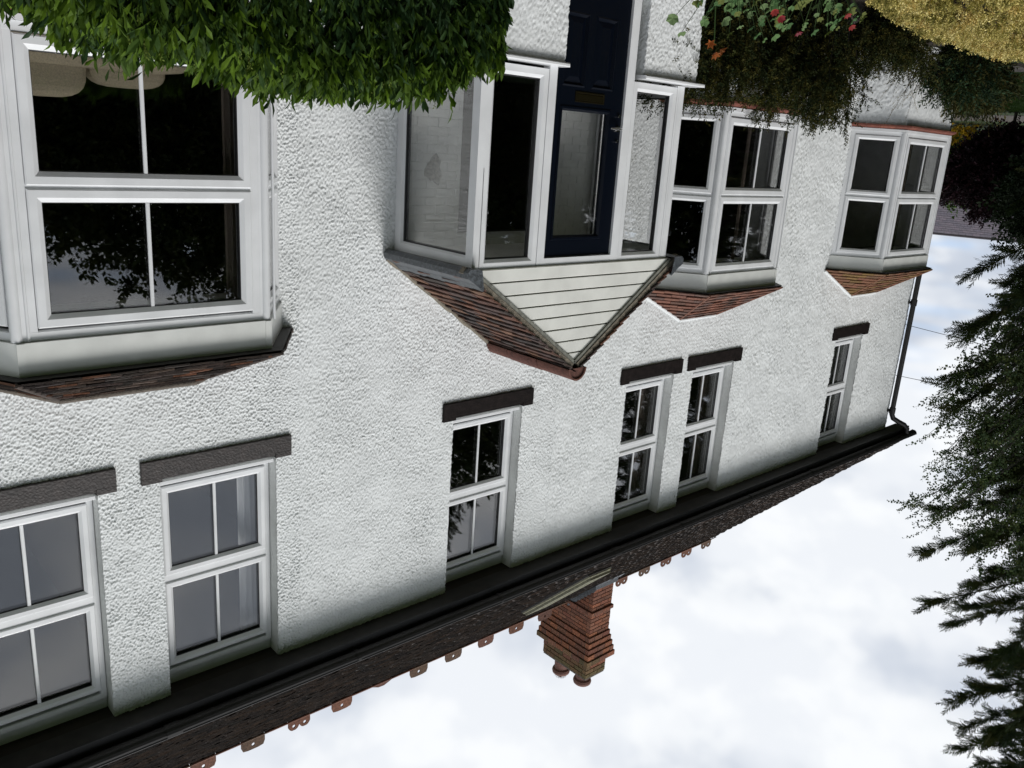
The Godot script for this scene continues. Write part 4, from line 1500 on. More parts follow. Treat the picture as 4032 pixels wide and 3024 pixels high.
# arching shrub: stems fan out from a base; sprigs ride along each stem
func arching_shrub(called: String, label: String, at: Vector3, stems: int, reach: Vector3, lean: Vector3, h: float, sp: Array, tones: Array, dens: int, size: float) -> void:
	var root := thing(called, label, "shrub", at)
	var st := MB.new()
	st.col = Color(0.05, 0.04, 0.03)
	var bufs := []
	for k in sp.size():
		bufs.append(PackedFloat32Array())
	for i in stems:
		var a := rng.randf() * TAU
		var b := Vector3(cos(a) * reach.x * 0.45 * sqrt(rng.randf()), 0, sin(a) * reach.z * 0.45 * sqrt(rng.randf()))
		var out := Vector3(b.x / reach.x * 1.6 + rng.randf_range(-0.5, 0.5), 0, b.z / reach.z * 1.6 + rng.randf_range(-0.4, 0.4)) + lean
		var hh := h * rng.randf_range(0.55, 1.05) * (1.0 - 0.25 * absf(b.x / reach.x))
		var e := b + Vector3(out.x * reach.x * 0.55, hh, out.z * reach.z * 0.5)
		var pts := []
		var rr := []
		for k in 6:
			var t := k / 5.0
			pts.append(b.lerp(e, t) + Vector3(0, hh * 0.35 * t * (1.0 - t), 0) + rdir() * 0.02)
			rr.append(0.009 * (1.1 - t))
		st.tube(pts, rr, 4, false)
		for q in dens:
			var t := pow(rng.randf(), 0.75)
			var k := mini(int(t * 5), 4)
			var o: Vector3 = pts[k].lerp(pts[k + 1], t * 5 - k)
			var tang: Vector3 = (pts[k + 1] - pts[k]).normalized()
			var d := (tang * 0.9 + rdir() * 0.8 + lean * 0.3).normalized()
			if q == 0:
				o = pts[5]
				d = (tang + rdir() * 0.2 + lean * 0.3).normalized()
			var c: Color = tones[rng.randi() % tones.size()] * rng.randf_range(0.7, 1.3)
			push(bufs[rng.randi() % sp.size()], Transform3D(frame_to(d, rng.randf() * TAU).scaled_local(Vector3.ONE * size * rng.randf_range(0.7, 1.25)), o), c)
	put("stem", st, M.bark, root)
	for k in sp.size():
		many("foliage", bufs[k], sp[k], M.small_leaf, root).set_meta("kind", "stuff")

func mound(called: String, label: String, at: Vector3, r: Vector3, n: int, sp: Array, tones: Array, size: float, lobes: Array) -> void:   # clipped mound of tiny leaves; lobes of [offset, radii]
	var root := thing(called, label, "shrub", at)
	var bufs := []
	for k in sp.size():
		bufs.append(PackedFloat32Array())
	for lb in lobes:
		var o: Vector3 = lb[0]
		var rr: Vector3 = lb[1]
		for i in int(n * lb[2]):
			var d := rdir()
			d.y = absf(d.y)
			var p := o + Vector3(d.x * rr.x, d.y * rr.y, d.z * rr.z) * (1.0 - 0.14 * rng.randf() * rng.randf())
			p += d * (0.07 * wave.get_noise_3d(p.x * 0.06, p.y * 0.06, p.z * 0.06) + 0.04 * wave.get_noise_3d(p.x * 0.2, p.y * 0.2, p.z * 0.2))
			var band := clampi(int((0.5 + 0.8 * wave.get_noise_3d(p.x * 0.08 + 4.0, p.y * 0.16, p.z * 0.08)) * tones.size() + rng.randf_range(-1.2, 1.2)), 0, tones.size() - 1)
			if p.y < 0.02:
				continue
			var nr := Vector3(d.x / rr.x, d.y / rr.y, d.z / rr.z).normalized()
			push(bufs[rng.randi() % sp.size()], Transform3D(frame_to((nr + rdir() * 0.7).normalized(), rng.randf() * TAU).scaled_local(Vector3.ONE * size * rng.randf_range(0.7, 1.2)), p), tones[band] * rng.randf_range(0.75, 1.25))
	var st := MB.new()
	for i in 14:
		var e := rdir()
		e.y = absf(e.y) + 0.3
		st.tube([Vector3.ZERO, Vector3(e.x * r.x, e.y * r.y, e.z * r.z) * 0.6], [0.02, 0.006], 5)
	put("stem", st, M.bark, root)
	for k in sp.size():
		many("foliage", bufs[k], sp[k], M.small_leaf, root).set_meta("kind", "stuff")

func planting() -> void:
	hedge()
	var tiny := [sprig_mesh(0.16, 22, 0.026, 0.012, 0.75, 0.3, 0.0018, 11), sprig_mesh(0.13, 18, 0.024, 0.012, 0.8, -0.2, 0.0018, 12)]
	var dk := [Color(0.030, 0.038, 0.012), Color(0.044, 0.050, 0.013), Color(0.056, 0.054, 0.015), Color(0.024, 0.036, 0.014), Color(0.070, 0.062, 0.014)]
	arching_shrub("arching_shrub", "dark small-leaved shrub with arching twigs beside the porch, across the middle bay", Vector3(-7.35, 0, 0.78), 110, Vector3(1.1, 1, 0.45), Vector3(0.42, 0, 0.08), 1.16, tiny, dk, 38, 1.1)
	arching_shrub("arching_shrub", "taller dark small-leaved shrub between the middle and the far bay", Vector3(-8.65, 0, 0.98), 100, Vector3(0.95, 1, 0.6), Vector3(0.40, 0, 0.05), 1.22, tiny, dk, 38, 1.1)
	arching_shrub("arching_shrub", "low dark shrub with bronze shoots between the tall arching shrub and the golden shrub", Vector3(-9.45, 0, 1.3), 60, Vector3(0.75, 1, 0.5), Vector3(0.1, 0, 0.1), 0.62, tiny, dk, 34, 1.0)
	var broad := [sprig_mesh(0.30, 16, 0.085, 0.022, 0.7, 0.3, 0.003, 13), sprig_mesh(0.26, 14, 0.075, 0.024, 0.8, 0.1, 0.003, 14)]
	var bg := [Color(0.018, 0.042, 0.022), Color(0.026, 0.050, 0.022), Color(0.030, 0.044, 0.014), Color(0.05, 0.048, 0.014)]
	arching_shrub("leafy_plant", "blue-green bushy plant with thin upright stems below the far bay", Vector3(-11.75, 0, 1.25), 50, Vector3(0.55, 1, 0.5), Vector3(-0.05, 0, 0.05), 0.70, broad, bg, 18, 0.8)
	arching_shrub("leafy_plant", "olive brown bushy plant by the house's far corner, past the blue-green plant", Vector3(-13.3, 0, 0.95), 40, Vector3(0.5, 1, 0.45), Vector3(0, 0, 0.0), 0.72, broad, [Color(0.06, 0.055, 0.016), Color(0.045, 0.05, 0.016), Color(0.03, 0.04, 0.018)], 16, 1.0)
	var gold := [sprig_mesh(0.075, 14, 0.020, 0.012, 0.85, 0.0, 0.0015, 15), sprig_mesh(0.065, 13, 0.018, 0.012, 0.9, 0.0, 0.0015, 16)]
	mound("golden_shrub", "broad clipped golden-leaved shrub, low in the front garden", Vector3(-9.0, 0, 2.9), Vector3(2.6, 0.5, 1.2), 21000, gold, [Color(0.22, 0.20, 0.055), Color(0.46, 0.39, 0.12), Color(0.62, 0.51, 0.18), Color(0.74, 0.63, 0.27), Color(0.60, 0.44, 0.15)], 1.0,
		[[Vector3(0.35, 0, -0.1), Vector3(2.75, 0.53, 0.72), 0.55], [Vector3(0.6, 0, 0.62), Vector3(2.6, 0.39, 0.75), 0.45]])
	# nasturtium-like plants with red flowers
	leafy_flowers()
	# yellow flowering bush and thin yellow stalks
	var yel := [sprig_mesh(0.10, 14, 0.03, 0.02, 0.8, 0.0, 0.002, 17)]
	mound("yellow_bush", "small yellow-leaved bush far beyond the corner of the house", Vector3(-33.0, 0, -7.0), Vector3(1.2, 1.3, 1.0), 260, yel, [Color(0.7, 0.42, 0.03), Color(0.6, 0.42, 0.04)], 2.5, [[Vector3(0, 0, 0), Vector3(0.4, 0.6, 0.4), 1.0]])
	var ss := [sprig_mesh(0.34, 9, 0.030, 0.008, 0.6, 0.1, 0.0022, 18)]
	arching_shrub("straw_stalks", "thin straw-coloured stalks against the far bay's white wall, nearer the house front", Vector3(-11.3, 0.25, 1.05), 16, Vector3(0.9, 1, 0.3), Vector3.ZERO, 0.62, ss, [Color(0.26, 0.20, 0.08), Color(0.20, 0.17, 0.07)], 4, 0.8)
	arching_shrub("straw_stalks", "thin pale stalks at the outer end of the far bay's white wall", Vector3(-13.2, 0.25, 1.0), 12, Vector3(0.7, 1, 0.3), Vector3.ZERO, 0.62, ss, [Color(0.26, 0.20, 0.08), Color(0.20, 0.17, 0.07)], 4, 0.8)

func leafy_flowers() -> void:
	var lm := MB.new()
	var K := 12
	for k in K:
		var a0 := TAU * k / K
		var a1 := TAU * (k + 1) / K
		var r0 := 0.026 * (1.0 + 0.13 * cos(a0 * 5.0))
		var r1 := 0.026 * (1.0 + 0.13 * cos(a1 * 5.0))
		lm.tri(Vector3(0, 0, 0), Vector3(cos(a0) * r0, 0.009 + 0.006 * cos(a0 * 5), sin(a0) * r0), Vector3(cos(a1) * r1, 0.009 + 0.006 * cos(a1 * 5), sin(a1) * r1))
	var leaf := lm.mesh()
	var greens := [Color(0.10, 0.17, 0.065), Color(0.06, 0.12, 0.045), Color(0.13, 0.19, 0.085), Color(0.12, 0.14, 0.04)]
	var cl := []
	for c in greens:
		cl.append(tinted(leaf, c))
	var labels := ["largest pale green rounded-leaf plant with red flowers, in front of the dark arching shrub", "second pale green rounded-leaf plant, touching the golden shrub's tip", "small rounded-leaf plant in dark soil close to the porch corner"]
	var ats := [Vector3(-4.95, 0.20, 2.75), Vector3(-5.62, 0.15, 2.72), Vector3(-4.42, 0.35, 2.85)]
	for p in 3:
		var root := thing("flower_plant", labels[p], "plant", ats[p], "rounded-leaf flower plants")
		var st := MB.new()
		st.col = Color(0.05, 0.08, 0.03)
		for i in [80, 60, 26][p]:
			var d := Vector3(rng.randf_range(-0.34, 0.34), rng.randf_range(0.30, 0.60), rng.randf_range(-0.22, 0.22))
			st.tube([Vector3(d.x * 0.2, 0, d.z * 0.2), d * 0.6 + Vector3(0, 0.05, 0), d], [0.003, 0.0025, 0.002], 4, false)
			var o := put("leaf", cl[rng.randi() % 4], M.small_leaf, root)
			o.transform = Transform3D(frame_to((Vector3(d.x * 1.2, 0.7, d.z + 0.7) + rdir() * 0.4), rng.randf() * TAU).scaled_local(Vector3.ONE * rng.randf_range(0.7, 1.35)), d)
		put("stem", st, M.small_leaf, root)
		for i in [3, 2, 0][p]:
			var fb := MB.new()
			fb.col = [Color(0.20, 0.014, 0.016), Color(0.16, 0.010, 0.020), Color(0.24, 0.022, 0.016)][rng.randi() % 3]
			for k in 7:
				var a := TAU * k / 7
				var e := Vector3(cos(a) * 0.024, 0.022, sin(a) * 0.024)
				var s := Vector3(-sin(a), 0, cos(a)) * 0.011
				fb.quad(Vector3.ZERO, e * 0.7 + s, e * 1.15, e * 0.7 - s)
			var o := put("flower", fb, M.petal, root)
			o.transform = Transform3D(frame_to(Vector3(0.2, 0.8, 0.7) + rdir() * 0.3, 0), Vector3(rng.randf_range(-0.28, 0.28), rng.randf_range(0.50, 0.64), rng.randf_range(0.0, 0.22)))
	# orange lily on a bare stalk
	var lily := thing("orange_lily", "orange lily flowers on a tall stalk in front of the porch's white dwarf wall", "flower", Vector3(-4.95, 0.0, 2.35))
	var s := MB.new()
	s.col = Color(0.05, 0.09, 0.03)
	s.tube([Vector3.ZERO, Vector3(0.03, 0.4, 0), Vector3(-0.02, 0.90, 0.02)], [0.006, 0.005, 0.004], 5)
	put("stem", s, M.small_leaf, lily)
	for i in 3:
		var fb := MB.new()
		fb.col = Color(0.34, 0.11, 0.025)
		for k in 6:
			var a := TAU * k / 6
			var e := Vector3(cos(a) * 0.020, 0.040, sin(a) * 0.020)
			var w := Vector3(-sin(a), 0, cos(a)) * 0.011
			fb.quad(Vector3.ZERO, e * 0.65 + w, e * 1.05 + Vector3(e.x, -0.012, e.z) * 0.9, e * 0.65 - w)
		var o := put("flower", fb, M.petal, lily)
		o.transform = Transform3D(frame_to(Vector3([0.6, -0.6, 0.1][i], 0.5, 0.5), 0), Vector3(-0.02 + [0.05, -0.06, 0.0][i], 0.90 + 0.03 * i, 0.03))
	var lf := leaf_mesh(0.12, 0.016, 0.3)
	for i in 9:
		var o := put("leaf", tinted(lf, Color(0.05, 0.11, 0.04)), M.small_leaf, lily)
		o.transform = Transform3D(frame_to(Vector3(cos(i * 2.4), 0.6, sin(i * 2.4)), 0.0), Vector3(0.01, 0.25 + 0.06 * i, 0.01))

# ------------------------------------------------------------------ trees
func conifer(label: String, at: Vector3, h: float, r: float, branches: int, dens: float, plumes: Array, group := "") -> void:
	var root := thing("conifer_tree", label, "tree", at, group)
	var tr := MB.new()
	tr.tube([Vector3.ZERO, Vector3(0, h * 0.5, 0.1), Vector3(0, h * 0.97, 0)], [0.28, 0.16, 0.03], 9)
	put("trunk", tr, M.bark, root)
	var bm := MB.new()
	var bufs := [PackedFloat32Array(), PackedFloat32Array()]
	for i in branches:
		var t := pow((i + 0.5) / branches, 0.9)
		var y := h * (0.03 + 0.95 * t)
		var L := r * (1.0 - 0.95 * pow(t, 2.4)) * rng.randf_range(0.70, 1.12)
		var a := i * 2.39996 + rng.randf_range(-0.3, 0.3)
		var d := Vector3(cos(a), 0, sin(a))
		var rise := L * rng.randf_range(0.25, 0.55)
		var pts := []
		var K := 5
		for k in K + 1:
			var s := float(k) / K
			pts.append(Vector3(0, y, 0) + d * L * s + Vector3(0, rise * s * s - 0.10 * L * s * (1.0 - s), 0) + rdir() * 0.05 * L * s * (0.0 if k == 0 else 0.6))
		bm.tube(pts, [0.05, 0.04, 0.03, 0.02, 0.012, 0.005], 4, false)
		var cnt := int(dens * (L * 6.0 + 4.0))
		for q in cnt:
			var s := pow(rng.randf(), 0.55)
			var k := mini(int(s * K), K - 1)
			var o: Vector3 = pts[k].lerp(pts[k + 1], s * K - k)
			var tang: Vector3 = (pts[k + 1] - pts[k]).normalized()
			var w := 0.9 * (1.0 - s) + 0.18
			var e := (tang + rdir() * (w * 1.1 + 0.25) + Vector3(0, -0.16, 0)).normalized()
			if q == 0:
				o = pts[K - 1].lerp(pts[K], 0.6)
				e = (tang + Vector3(0, 0.1, 0)).normalized()
			var c: Color = [Color(0.036, 0.052, 0.020), Color(0.046, 0.062, 0.020), Color(0.028, 0.044, 0.020), Color(0.060, 0.064, 0.020)][rng.randi() % 4] * rng.randf_range(0.8, 1.3)
			push(bufs[q % 2], Transform3D(frame_to(e, rng.randf() * TAU).scaled_local(Vector3.ONE * rng.randf_range(0.20, 0.50)), o), c)
	put("branch", bm, M.bark, root)
	for k in 2:
		many("foliage", bufs[k], plumes[k], M.small_leaf, root).set_meta("kind", "stuff")

# broadleaved tree: limbs grow from a trunk, twigs carry the leaves
func leafy_tree(called: String, label: String, at: Vector3, h: float, crown: Vector3, cy: float, limbs: int, twigs: int, sp: Array, tones: Array, size: float, bark: Material, whips := 0.0, group := "", extra := []) -> void:
	var root := thing(called, label, "tree", at, group)
	var tr := MB.new()
	tr.tube([Vector3.ZERO, Vector3(0.06, h * 0.35, 0.04), Vector3(-0.05, h * 0.7, 0), Vector3(0.0, h * 0.93, 0.05)], [0.13 * h / 8.0, 0.10 * h / 8.0, 0.06 * h / 8.0, 0.015], 8)
	put("trunk", tr, bark, root)
	var bm := MB.new()
	var bufs := []
	for k in sp.size():
		bufs.append(PackedFloat32Array())
	for i in limbs + extra.size():
		var d := rdir()
		d.y = d.y * 0.75 + 0.25
		var tip := Vector3(d.x * crown.x, cy + d.y * crown.y, d.z * crown.z) * Vector3(1, 1, 1)
		tip = tip * (1.0 if rng.randf() > whips else rng.randf_range(1.05, 1.22))
		tip.y = minf(tip.y, h * 1.02)
		if i >= limbs:
			tip = extra[i - limbs]
		var y0 := clampf(tip.y - rng.randf_range(0.25, 0.5) * crown.y - Vector2(tip.x, tip.z).length() * 0.5, h * 0.08, h * 0.85)
		var b := Vector3(0, y0, 0)
		var K := 6
		var pts := []
		var rr := []
		for k in K + 1:
			var s := float(k) / K
			pts.append(b.lerp(tip, s) + Vector3(0, -0.12 * crown.y * s * (1 - s), 0) + rdir() * 0.06 * s)
			rr.append(0.035 * h / 8.0 * (1.05 - s) + 0.002)
		bm.tube(pts, rr, 4, false)
		for q in twigs:
			var s := 0.25 + 0.75 * pow(rng.randf(), 0.7)
			var k := mini(int(s * K), K - 1)
			var o: Vector3 = pts[k].lerp(pts[k + 1], s * K - k)
			var tang: Vector3 = (pts[k + 1] - pts[k]).normalized()
			var e := (tang * 0.7 + rdir() + Vector3(0, 0.1, 0)).normalized()
			if q == 0:
				o = pts[K]
				e = tang
			else:
				o += rdir() * 0.10 * size
			push(bufs[rng.randi() % sp.size()], Transform3D(frame_to(e, rng.randf() * TAU).scaled_local(Vector3.ONE * size * rng.randf_range(0.7, 1.2)), o), tones[rng.randi() % tones.size()] * rng.randf_range(0.75, 1.3))
	put("branch", bm, bark, root)
	for k in sp.size():
		many("foliage", bufs[k], sp[k], M.small_leaf, root).set_meta("kind", "stuff")

func trees() -> void:
	var plumes := [plume_mesh(31), plume_mesh(32)]
	# the rows at the left of the upright view
	conifer("tall dark conifer with feathery tips, standing highest against the open sky", Vector3(-19.6, 0, 3.9), 19.5, 4.3, 420, 3.4, plumes)
	conifer("slim dark conifer whose spike shows among the round leaves, behind the round-leaved tree", Vector3(-21.6, 0, 0.9), 9.0, 1.7, 150, 1.6, plumes)
	var disc := [sprig_mesh(0.42, 18, 0.055, 0.046, 0.95, 0.2, 0.003, 41), sprig_mesh(0.36, 15, 0.052, 0.046, 0.95, -0.2, 0.003, 42)]
	var grn := [Color(0.066, 0.10, 0.040), Color(0.082, 0.116, 0.042), Color(0.052, 0.080, 0.038), Color(0.095, 0.115, 0.040)]
	leafy_tree("round_leaved_tree", "round-leaved tree with long whippy shoots against the sky opposite the gutter's end", Vector3(-18.2, 0, 1.95), 8.6, Vector3(2.2, 3.7, 2.3), 5.2, 190, 34, disc, grn, 1.0, M.pale_bark, 0.25, "", [])
	leafy_tree("round_leaved_tree", "second smaller round-leaved tree, in front of the taller one", Vector3(-17.2, 0, 3.2), 6.0, Vector3(1.3, 2.9, 1.3), 3.2, 130, 30, disc, grn, 0.95, M.pale_bark, 0.2)
	var broad := [sprig_mesh(0.5, 15, 0.12, 0.075, 0.8, 0.2, 0.004, 43), sprig_mesh(0.45, 14, 0.11, 0.07, 0.85, -0.1, 0.004, 44)]
	leafy_tree("purple_tree", "dark purple-leaved small tree in front of the slate roof", Vector3(-25.6, 0, -2.75), 2.8, Vector3(1.25, 1.2, 1.3), 1.5, 130, 34, [sprig_mesh(0.4, 16, 0.08, 0.06, 0.9, 0.2, 0.004, 45)], [Color(0.020, 0.008, 0.012), Color(0.028, 0.010, 0.014), Color(0.014, 0.008, 0.010)], 1.0, M.bark)
	leafy_tree("bushy_tree", "dark green bushy tree low beside the purple tree, at the picture's edge", Vector3(-24.0, 0, -0.1), 3.3, Vector3(1.9, 1.6, 1.9), 1.7, 130, 34, broad, [Color(0.014, 0.024, 0.012), Color(0.020, 0.030, 0.013)], 1.0, M.bark)
	leafy_tree("bushy_tree", "bright green far bush beyond the lawn, between the purple tree and the far bay", Vector3(-34.0, 0, -6.4), 3.0, Vector3(2.2, 1.3, 2.2), 1.4, 60, 18, broad, [Color(0.05, 0.085, 0.016), Color(0.04, 0.07, 0.016)], 1.3, M.bark)
	# the garden's other side, seen as reflections in the panes
	var big := [sprig_mesh(0.8, 16, 0.20, 0.13, 0.85, 0.2, 0.006, 46), sprig_mesh(0.7, 15, 0.19, 0.12, 0.85, -0.1, 0.006, 47)]
	var olive := [Color(0.035, 0.050, 0.014), Color(0.026, 0.040, 0.014), Color(0.05, 0.06, 0.014)]
	var back := [[-20.5, 9.0, 16.0], [-21.5, 13.5, 17.0], [-19.5, 18.5, 18.0], [-26.0, 6.0, 17.0]]
	for i in back.size():
		conifer("dark conifer across the garden, seen only in the window panes", Vector3(back[i][0], 0, back[i][1]), back[i][2], 4.0, 210, 1.5, plumes, "garden conifers mirrored in the panes")
	var bl := [[-12.5, 20.0, 8.5], [-9.0, 20.5, 6.2], [-5.0, 22.5, 5.4], [-1.5, 19.5, 5.0], [2.5, 21.0, 6.2], [6.5, 19.0, 8.5], [-18.2, 15.0, 12.8], [10.0, 15.0, 8.0]]
	for i in bl.size():
		leafy_tree("garden_tree", "broad olive green tree across the garden, seen only in the window panes", Vector3(bl[i][0], 0, bl[i][1]), bl[i][2], Vector3(2.9, bl[i][2] * 0.46, 2.6), bl[i][2] * 0.52, 90, 26, big, olive, 1.0, M.bark, 0.1, "garden trees mirrored in the panes")

	# tall clipped hedge that closes the garden
	var hd := thing("boundary_hedge", "tall dark clipped hedge closing the far side of the garden, mirrored in the lower panes", "hedge", Vector3(-5, 0, 16.5))
	var core := MB.new()
	core.col = Color(0.02, 0.02, 0.012)
	core.box(Vector3(-17, 0, -0.45), Vector3(19, 2.9, 0.45))
	put("twigs", core, M.bark, hd)
	var hb := PackedFloat32Array()
	for i in 9000:
		var q := Vector3(rng.randf_range(-17.3, 19.3), rng.randf_range(0.0, 3.2), 0.0)
		q.z = rng.randf_range(-0.75, 0.75) if q.y > 2.75 else rng.randf_range(-0.85, -0.45)
		push(hb, Transform3D(frame_to(rdir() + Vector3(0, 0.4, -0.6), rng.randf() * TAU).scaled_local(Vector3.ONE * 0.7), q), olive[rng.randi() % 3] * rng.randf_range(0.6, 1.1))
	many("foliage", hb, big[0], M.small_leaf, hd).set_meta("kind", "stuff")
	var sh := thing("side_hedge", "tall dark hedge along the garden's side boundary, mirrored in the panes of the bays", "hedge", Vector3(-23.0, 0, 10.0))
	var c2 := MB.new()
	c2.col = Color(0.02, 0.02, 0.012)
	c2.box(Vector3(-0.45, 0, -7.0), Vector3(0.45, 3.2, 7.0))
	put("twigs", c2, M.bark, sh)
	var h2 := PackedFloat32Array()
	for i in 4500:
		var q := Vector3(0.0, rng.randf_range(0.0, 3.5), rng.randf_range(-7.3, 7.3))
		q.x = rng.randf_range(-0.75, 0.75) if q.y > 3.0 else rng.randf_range(0.45, 0.85)
		push(h2, Transform3D(frame_to(rdir() + Vector3(0.6, 0.4, 0), rng.randf() * TAU).scaled_local(Vector3.ONE * 0.7), q), olive[rng.randi() % 3] * rng.randf_range(0.6, 1.1))
	many("foliage", h2, big[1], M.small_leaf, sh).set_meta("kind", "stuff")

# ------------------------------------------------------------------ ground, neighbours, wires
func ground() -> void:
	var gm := MB.new()
	gm.quad(Vector3(-260, 0, 260), Vector3(260, 0, 260), Vector3(260, 0, -260), Vector3(-260, 0, -260))
	put("lawn", gm, M.lawn).set_meta("kind", "structure")
	var so := MB.new()
	so.quad(Vector3(-14.4, 0.006, 3.6), Vector3(2.5, 0.006, 3.6), Vector3(2.5, 0.006, 0.0), Vector3(-14.4, 0.006, 0.0))
	put("soil_bed", so, M.soil).set_meta("kind", "structure")
	var pa := MB.new()
	pa.box(Vector3(-15.4, 0, -8.0), Vector3(-14.56, 0.05, 0.9))
	pa.box(Vector3(-5.7, 0, 1.15), Vector3(-4.7, 0.20, 4.8))
	put("paving", pa, M.paving).set_meta("kind", "structure")
	var ro := MB.new()
	ro.quad(Vector3(-31, 0.008, 40), Vector3(-27.5, 0.008, 40), Vector3(-27.5, 0.008, -60), Vector3(-31, 0.008, -60))
	put("lane", ro, M.paving).set_meta("kind", "structure")
	# short grass where it comes close enough to show
	var gb := MB.new()
	for k in 5:
		var a := k * 1.3
		var d := Vector3(cos(a), 0, sin(a))
		gb.tri(d * 0.02 - Vector3(0.004, 0, 0), d * 0.02 + Vector3(0.004, 0, 0), d * 0.035 + Vector3(0, 0.05, 0))
	var buf := PackedFloat32Array()
	for i in 26000:
		var z := rng.randf_range(-4.0, 2.6)
		var x := rng.randf_range(-26.0, -12.5)
		if x > -15.4 and z < 1.0:
			continue
		push(buf, Transform3D(Basis(Vector3.UP, rng.randf() * TAU).scaled_local(Vector3(1, rng.randf_range(0.5, 1.2), 1)), Vector3(x, 0.0, z)), Color(0.045, 0.09, 0.016) * rng.randf_range(0.7, 1.3))
	var o := many("grass", buf, gb.mesh(), M.small_leaf, self)
	o.set_meta("kind", "stuff")
	o.set_meta("label", "short mown grass of the lawn past the far corner")
	o.set_meta("category", "grass")

func far_house() -> void:
	var c := Vector3(-51.5, 0, -13.3)
	var root := thing("slate_house", "low distant house with a grey purple slate roof past the white house's far corner", "house", c)
	var T := Vector3(0.35, 0, -0.937)     # along the ridge, to the right as seen from the garden
	var F := Vector3(0.937, 0, 0.35)      # towards the garden
	var ridge := 5.42
	var eave := 2.5
	var run := 4.2
	var L := 14.0
	var w := MB.new()
	w.obox(Vector3(0, 1.25, 0) - F * 4.0, T, Vector3.UP, F, Vector3(L - 0.6, 2.5, 7.4))
	for s in [-1.0, 1.0]:
		w.prism([T * s * (L / 2 - 0.4) + Vector3.UP * 2.45 - F * 0.3, T * s * (L / 2 - 0.4) + Vector3.UP * 2.45 - F * 7.7, T * s * (L / 2 - 0.4) + Vector3.UP * (ridge - 0.1) - F * 4.0], T * s * 0.1)
	put("wall", w, M.far_brick, root)
	var up := (Vector3.UP * (ridge - eave) - F * run).normalized()
	var sl := sqrt((ridge - eave) * (ridge - eave) + run * run)
	var N := T.cross(up).normalized()
	var foot := Vector3.UP * eave + F * (run - 4.0) - T * L / 2
	var r := MB.new()
	r.prism([foot, foot + T * L, foot + T * L + up * sl, foot + up * sl], -N * 0.1 if false else N * 0.02)
	r.quad(Vector3.UP * eave - F * (run + 4.0) + T * L / 2, Vector3.UP * eave - F * (run + 4.0) - T * L / 2, foot + up * sl, foot + T * L + up * sl)
	var rr := put("roof", r, M.dark_wood, root)
	var tones := [Color(0.135, 0.115, 0.14), Color(0.12, 0.105, 0.13), Color(0.15, 0.125, 0.15)]
	var meshes := []
	for k in 3:
		var m := MB.new()
		m.col = tones[k]
		m.obox(Vector3(0, 0.14, 0.0), Vector3.RIGHT, Vector3(0, 1, -0.06).normalized(), Vector3(0, 0.06, 1).normalized(), Vector3(0.375, 0.30, 0.016))
		meshes.append(m.mesh())
	var spots := []
	var rows := int(sl / 0.235)
	for q in rows:
		for i in int(L / 0.385):
			var p := foot + T * (0.2 + i * 0.385 + (0.19 if q % 2 else 0.0)) + up * (q * 0.235) + N * 0.035
			if (p - foot).dot(T) > L - 0.15:
				continue
			spots.append([absf((p - foot).dot(T) - 6.0) + (sl - (p - foot).dot(up)) * 1.6, Transform3D(Basis(T, up, N), p), rng.randi() % 3])
	spots.sort_custom(func(a, b): return a[0] < b[0])
	for i in mini(290, spots.size()):
		var o := put("slate", meshes[spots[i][2]], M.slate, rr)
		o.transform = spots[i][1]
	var buf := PackedFloat32Array()
	for i in range(290, spots.size()):
		push(buf, spots[i][1], g(rng.randf_range(0.85, 1.15)))
	many("slates", buf, meshes[0], M.slate, rr).set_meta("kind", "stuff")
	var rt := MB.new()
	rt.col = Color(0.07, 0.055, 0.065)
	rt.tube([foot + up * (sl + 0.02), foot + T * L + up * (sl + 0.02)], [0.09, 0.09], 8)
	put("ridge_tiles", rt, M.slate, rr)

func wires() -> void:
	var d := [["thin black cable across the sky gap, the one farther from the gutter", Vector3(-36.61, 8.12, -8.73), Vector3(-37.1, 8.29, -7.36)], ["thin black cable across the sky gap, the one nearer the gutter", Vector3(-36.22, 10.25, -8.59), Vector3(-36.68, 10.31, -7.36)]]
	for w in d:
		var mb := MB.new()
		var u: Vector3 = w[2] - w[1]
		var pts := []
		var rr := []
		for k in 17:
			var t := -9.0 + 18.0 * k / 16.0
			pts.append(w[1] + u * t + Vector3(0, 0.002 * t * t, 0))
			rr.append(0.012)
		mb.tube(pts, rr, 5)
		tag(put("overhead_cable", mb, M.cable), w[0], "cable", "overhead cables")

# ------------------------------------------------------------------ what shows through the panes
func pillow(mb: MB, o: Vector3, s: Vector3, e: float) -> void:   # a soft block: superellipsoid
	var A := 20
	var B := 12
	var P := func(i: int, j: int) -> Vector3:
		var a := TAU * i / A
		var b := PI * (float(j) / B - 0.5)
		var f := func(x: float) -> float: return signf(x) * pow(absf(x), e)
		return o + Vector3(f.call(cos(b)) * f.call(cos(a)) * s.x, f.call(sin(b)) * s.y, f.call(cos(b)) * f.call(sin(a)) * s.z)
	for j in B:
		for i in A:
			mb.quad(P.call(i, j), P.call(i, j + 1), P.call(i + 1, j + 1), P.call(i + 1, j))

func curtain(called: String, label: String, a: Vector3, b: Vector3, y0: float, y1: float, m: Material, folds: int) -> void:
	var mb := MB.new()
	var n := folds * 6
	var u := (b - a)
	var w := u.cross(Vector3.UP).normalized()
	for i in n:
		var t0 := float(i) / n
		var t1 := float(i + 1) / n
		var p0 := a + u * t0 + w * 0.022 * sin(t0 * folds * TAU)
		var p1 := a + u * t1 + w * 0.022 * sin(t1 * folds * TAU)
		for s in [0.0, 0.003]:
			mb.quad(p0 + Vector3.UP * y0 + w * s, p1 + Vector3.UP * y0 + w * s, p1 + Vector3.UP * y1 + w * s, p0 + Vector3.UP * y1 + w * s)
	tag(put(called, mb, m), label, "curtain")

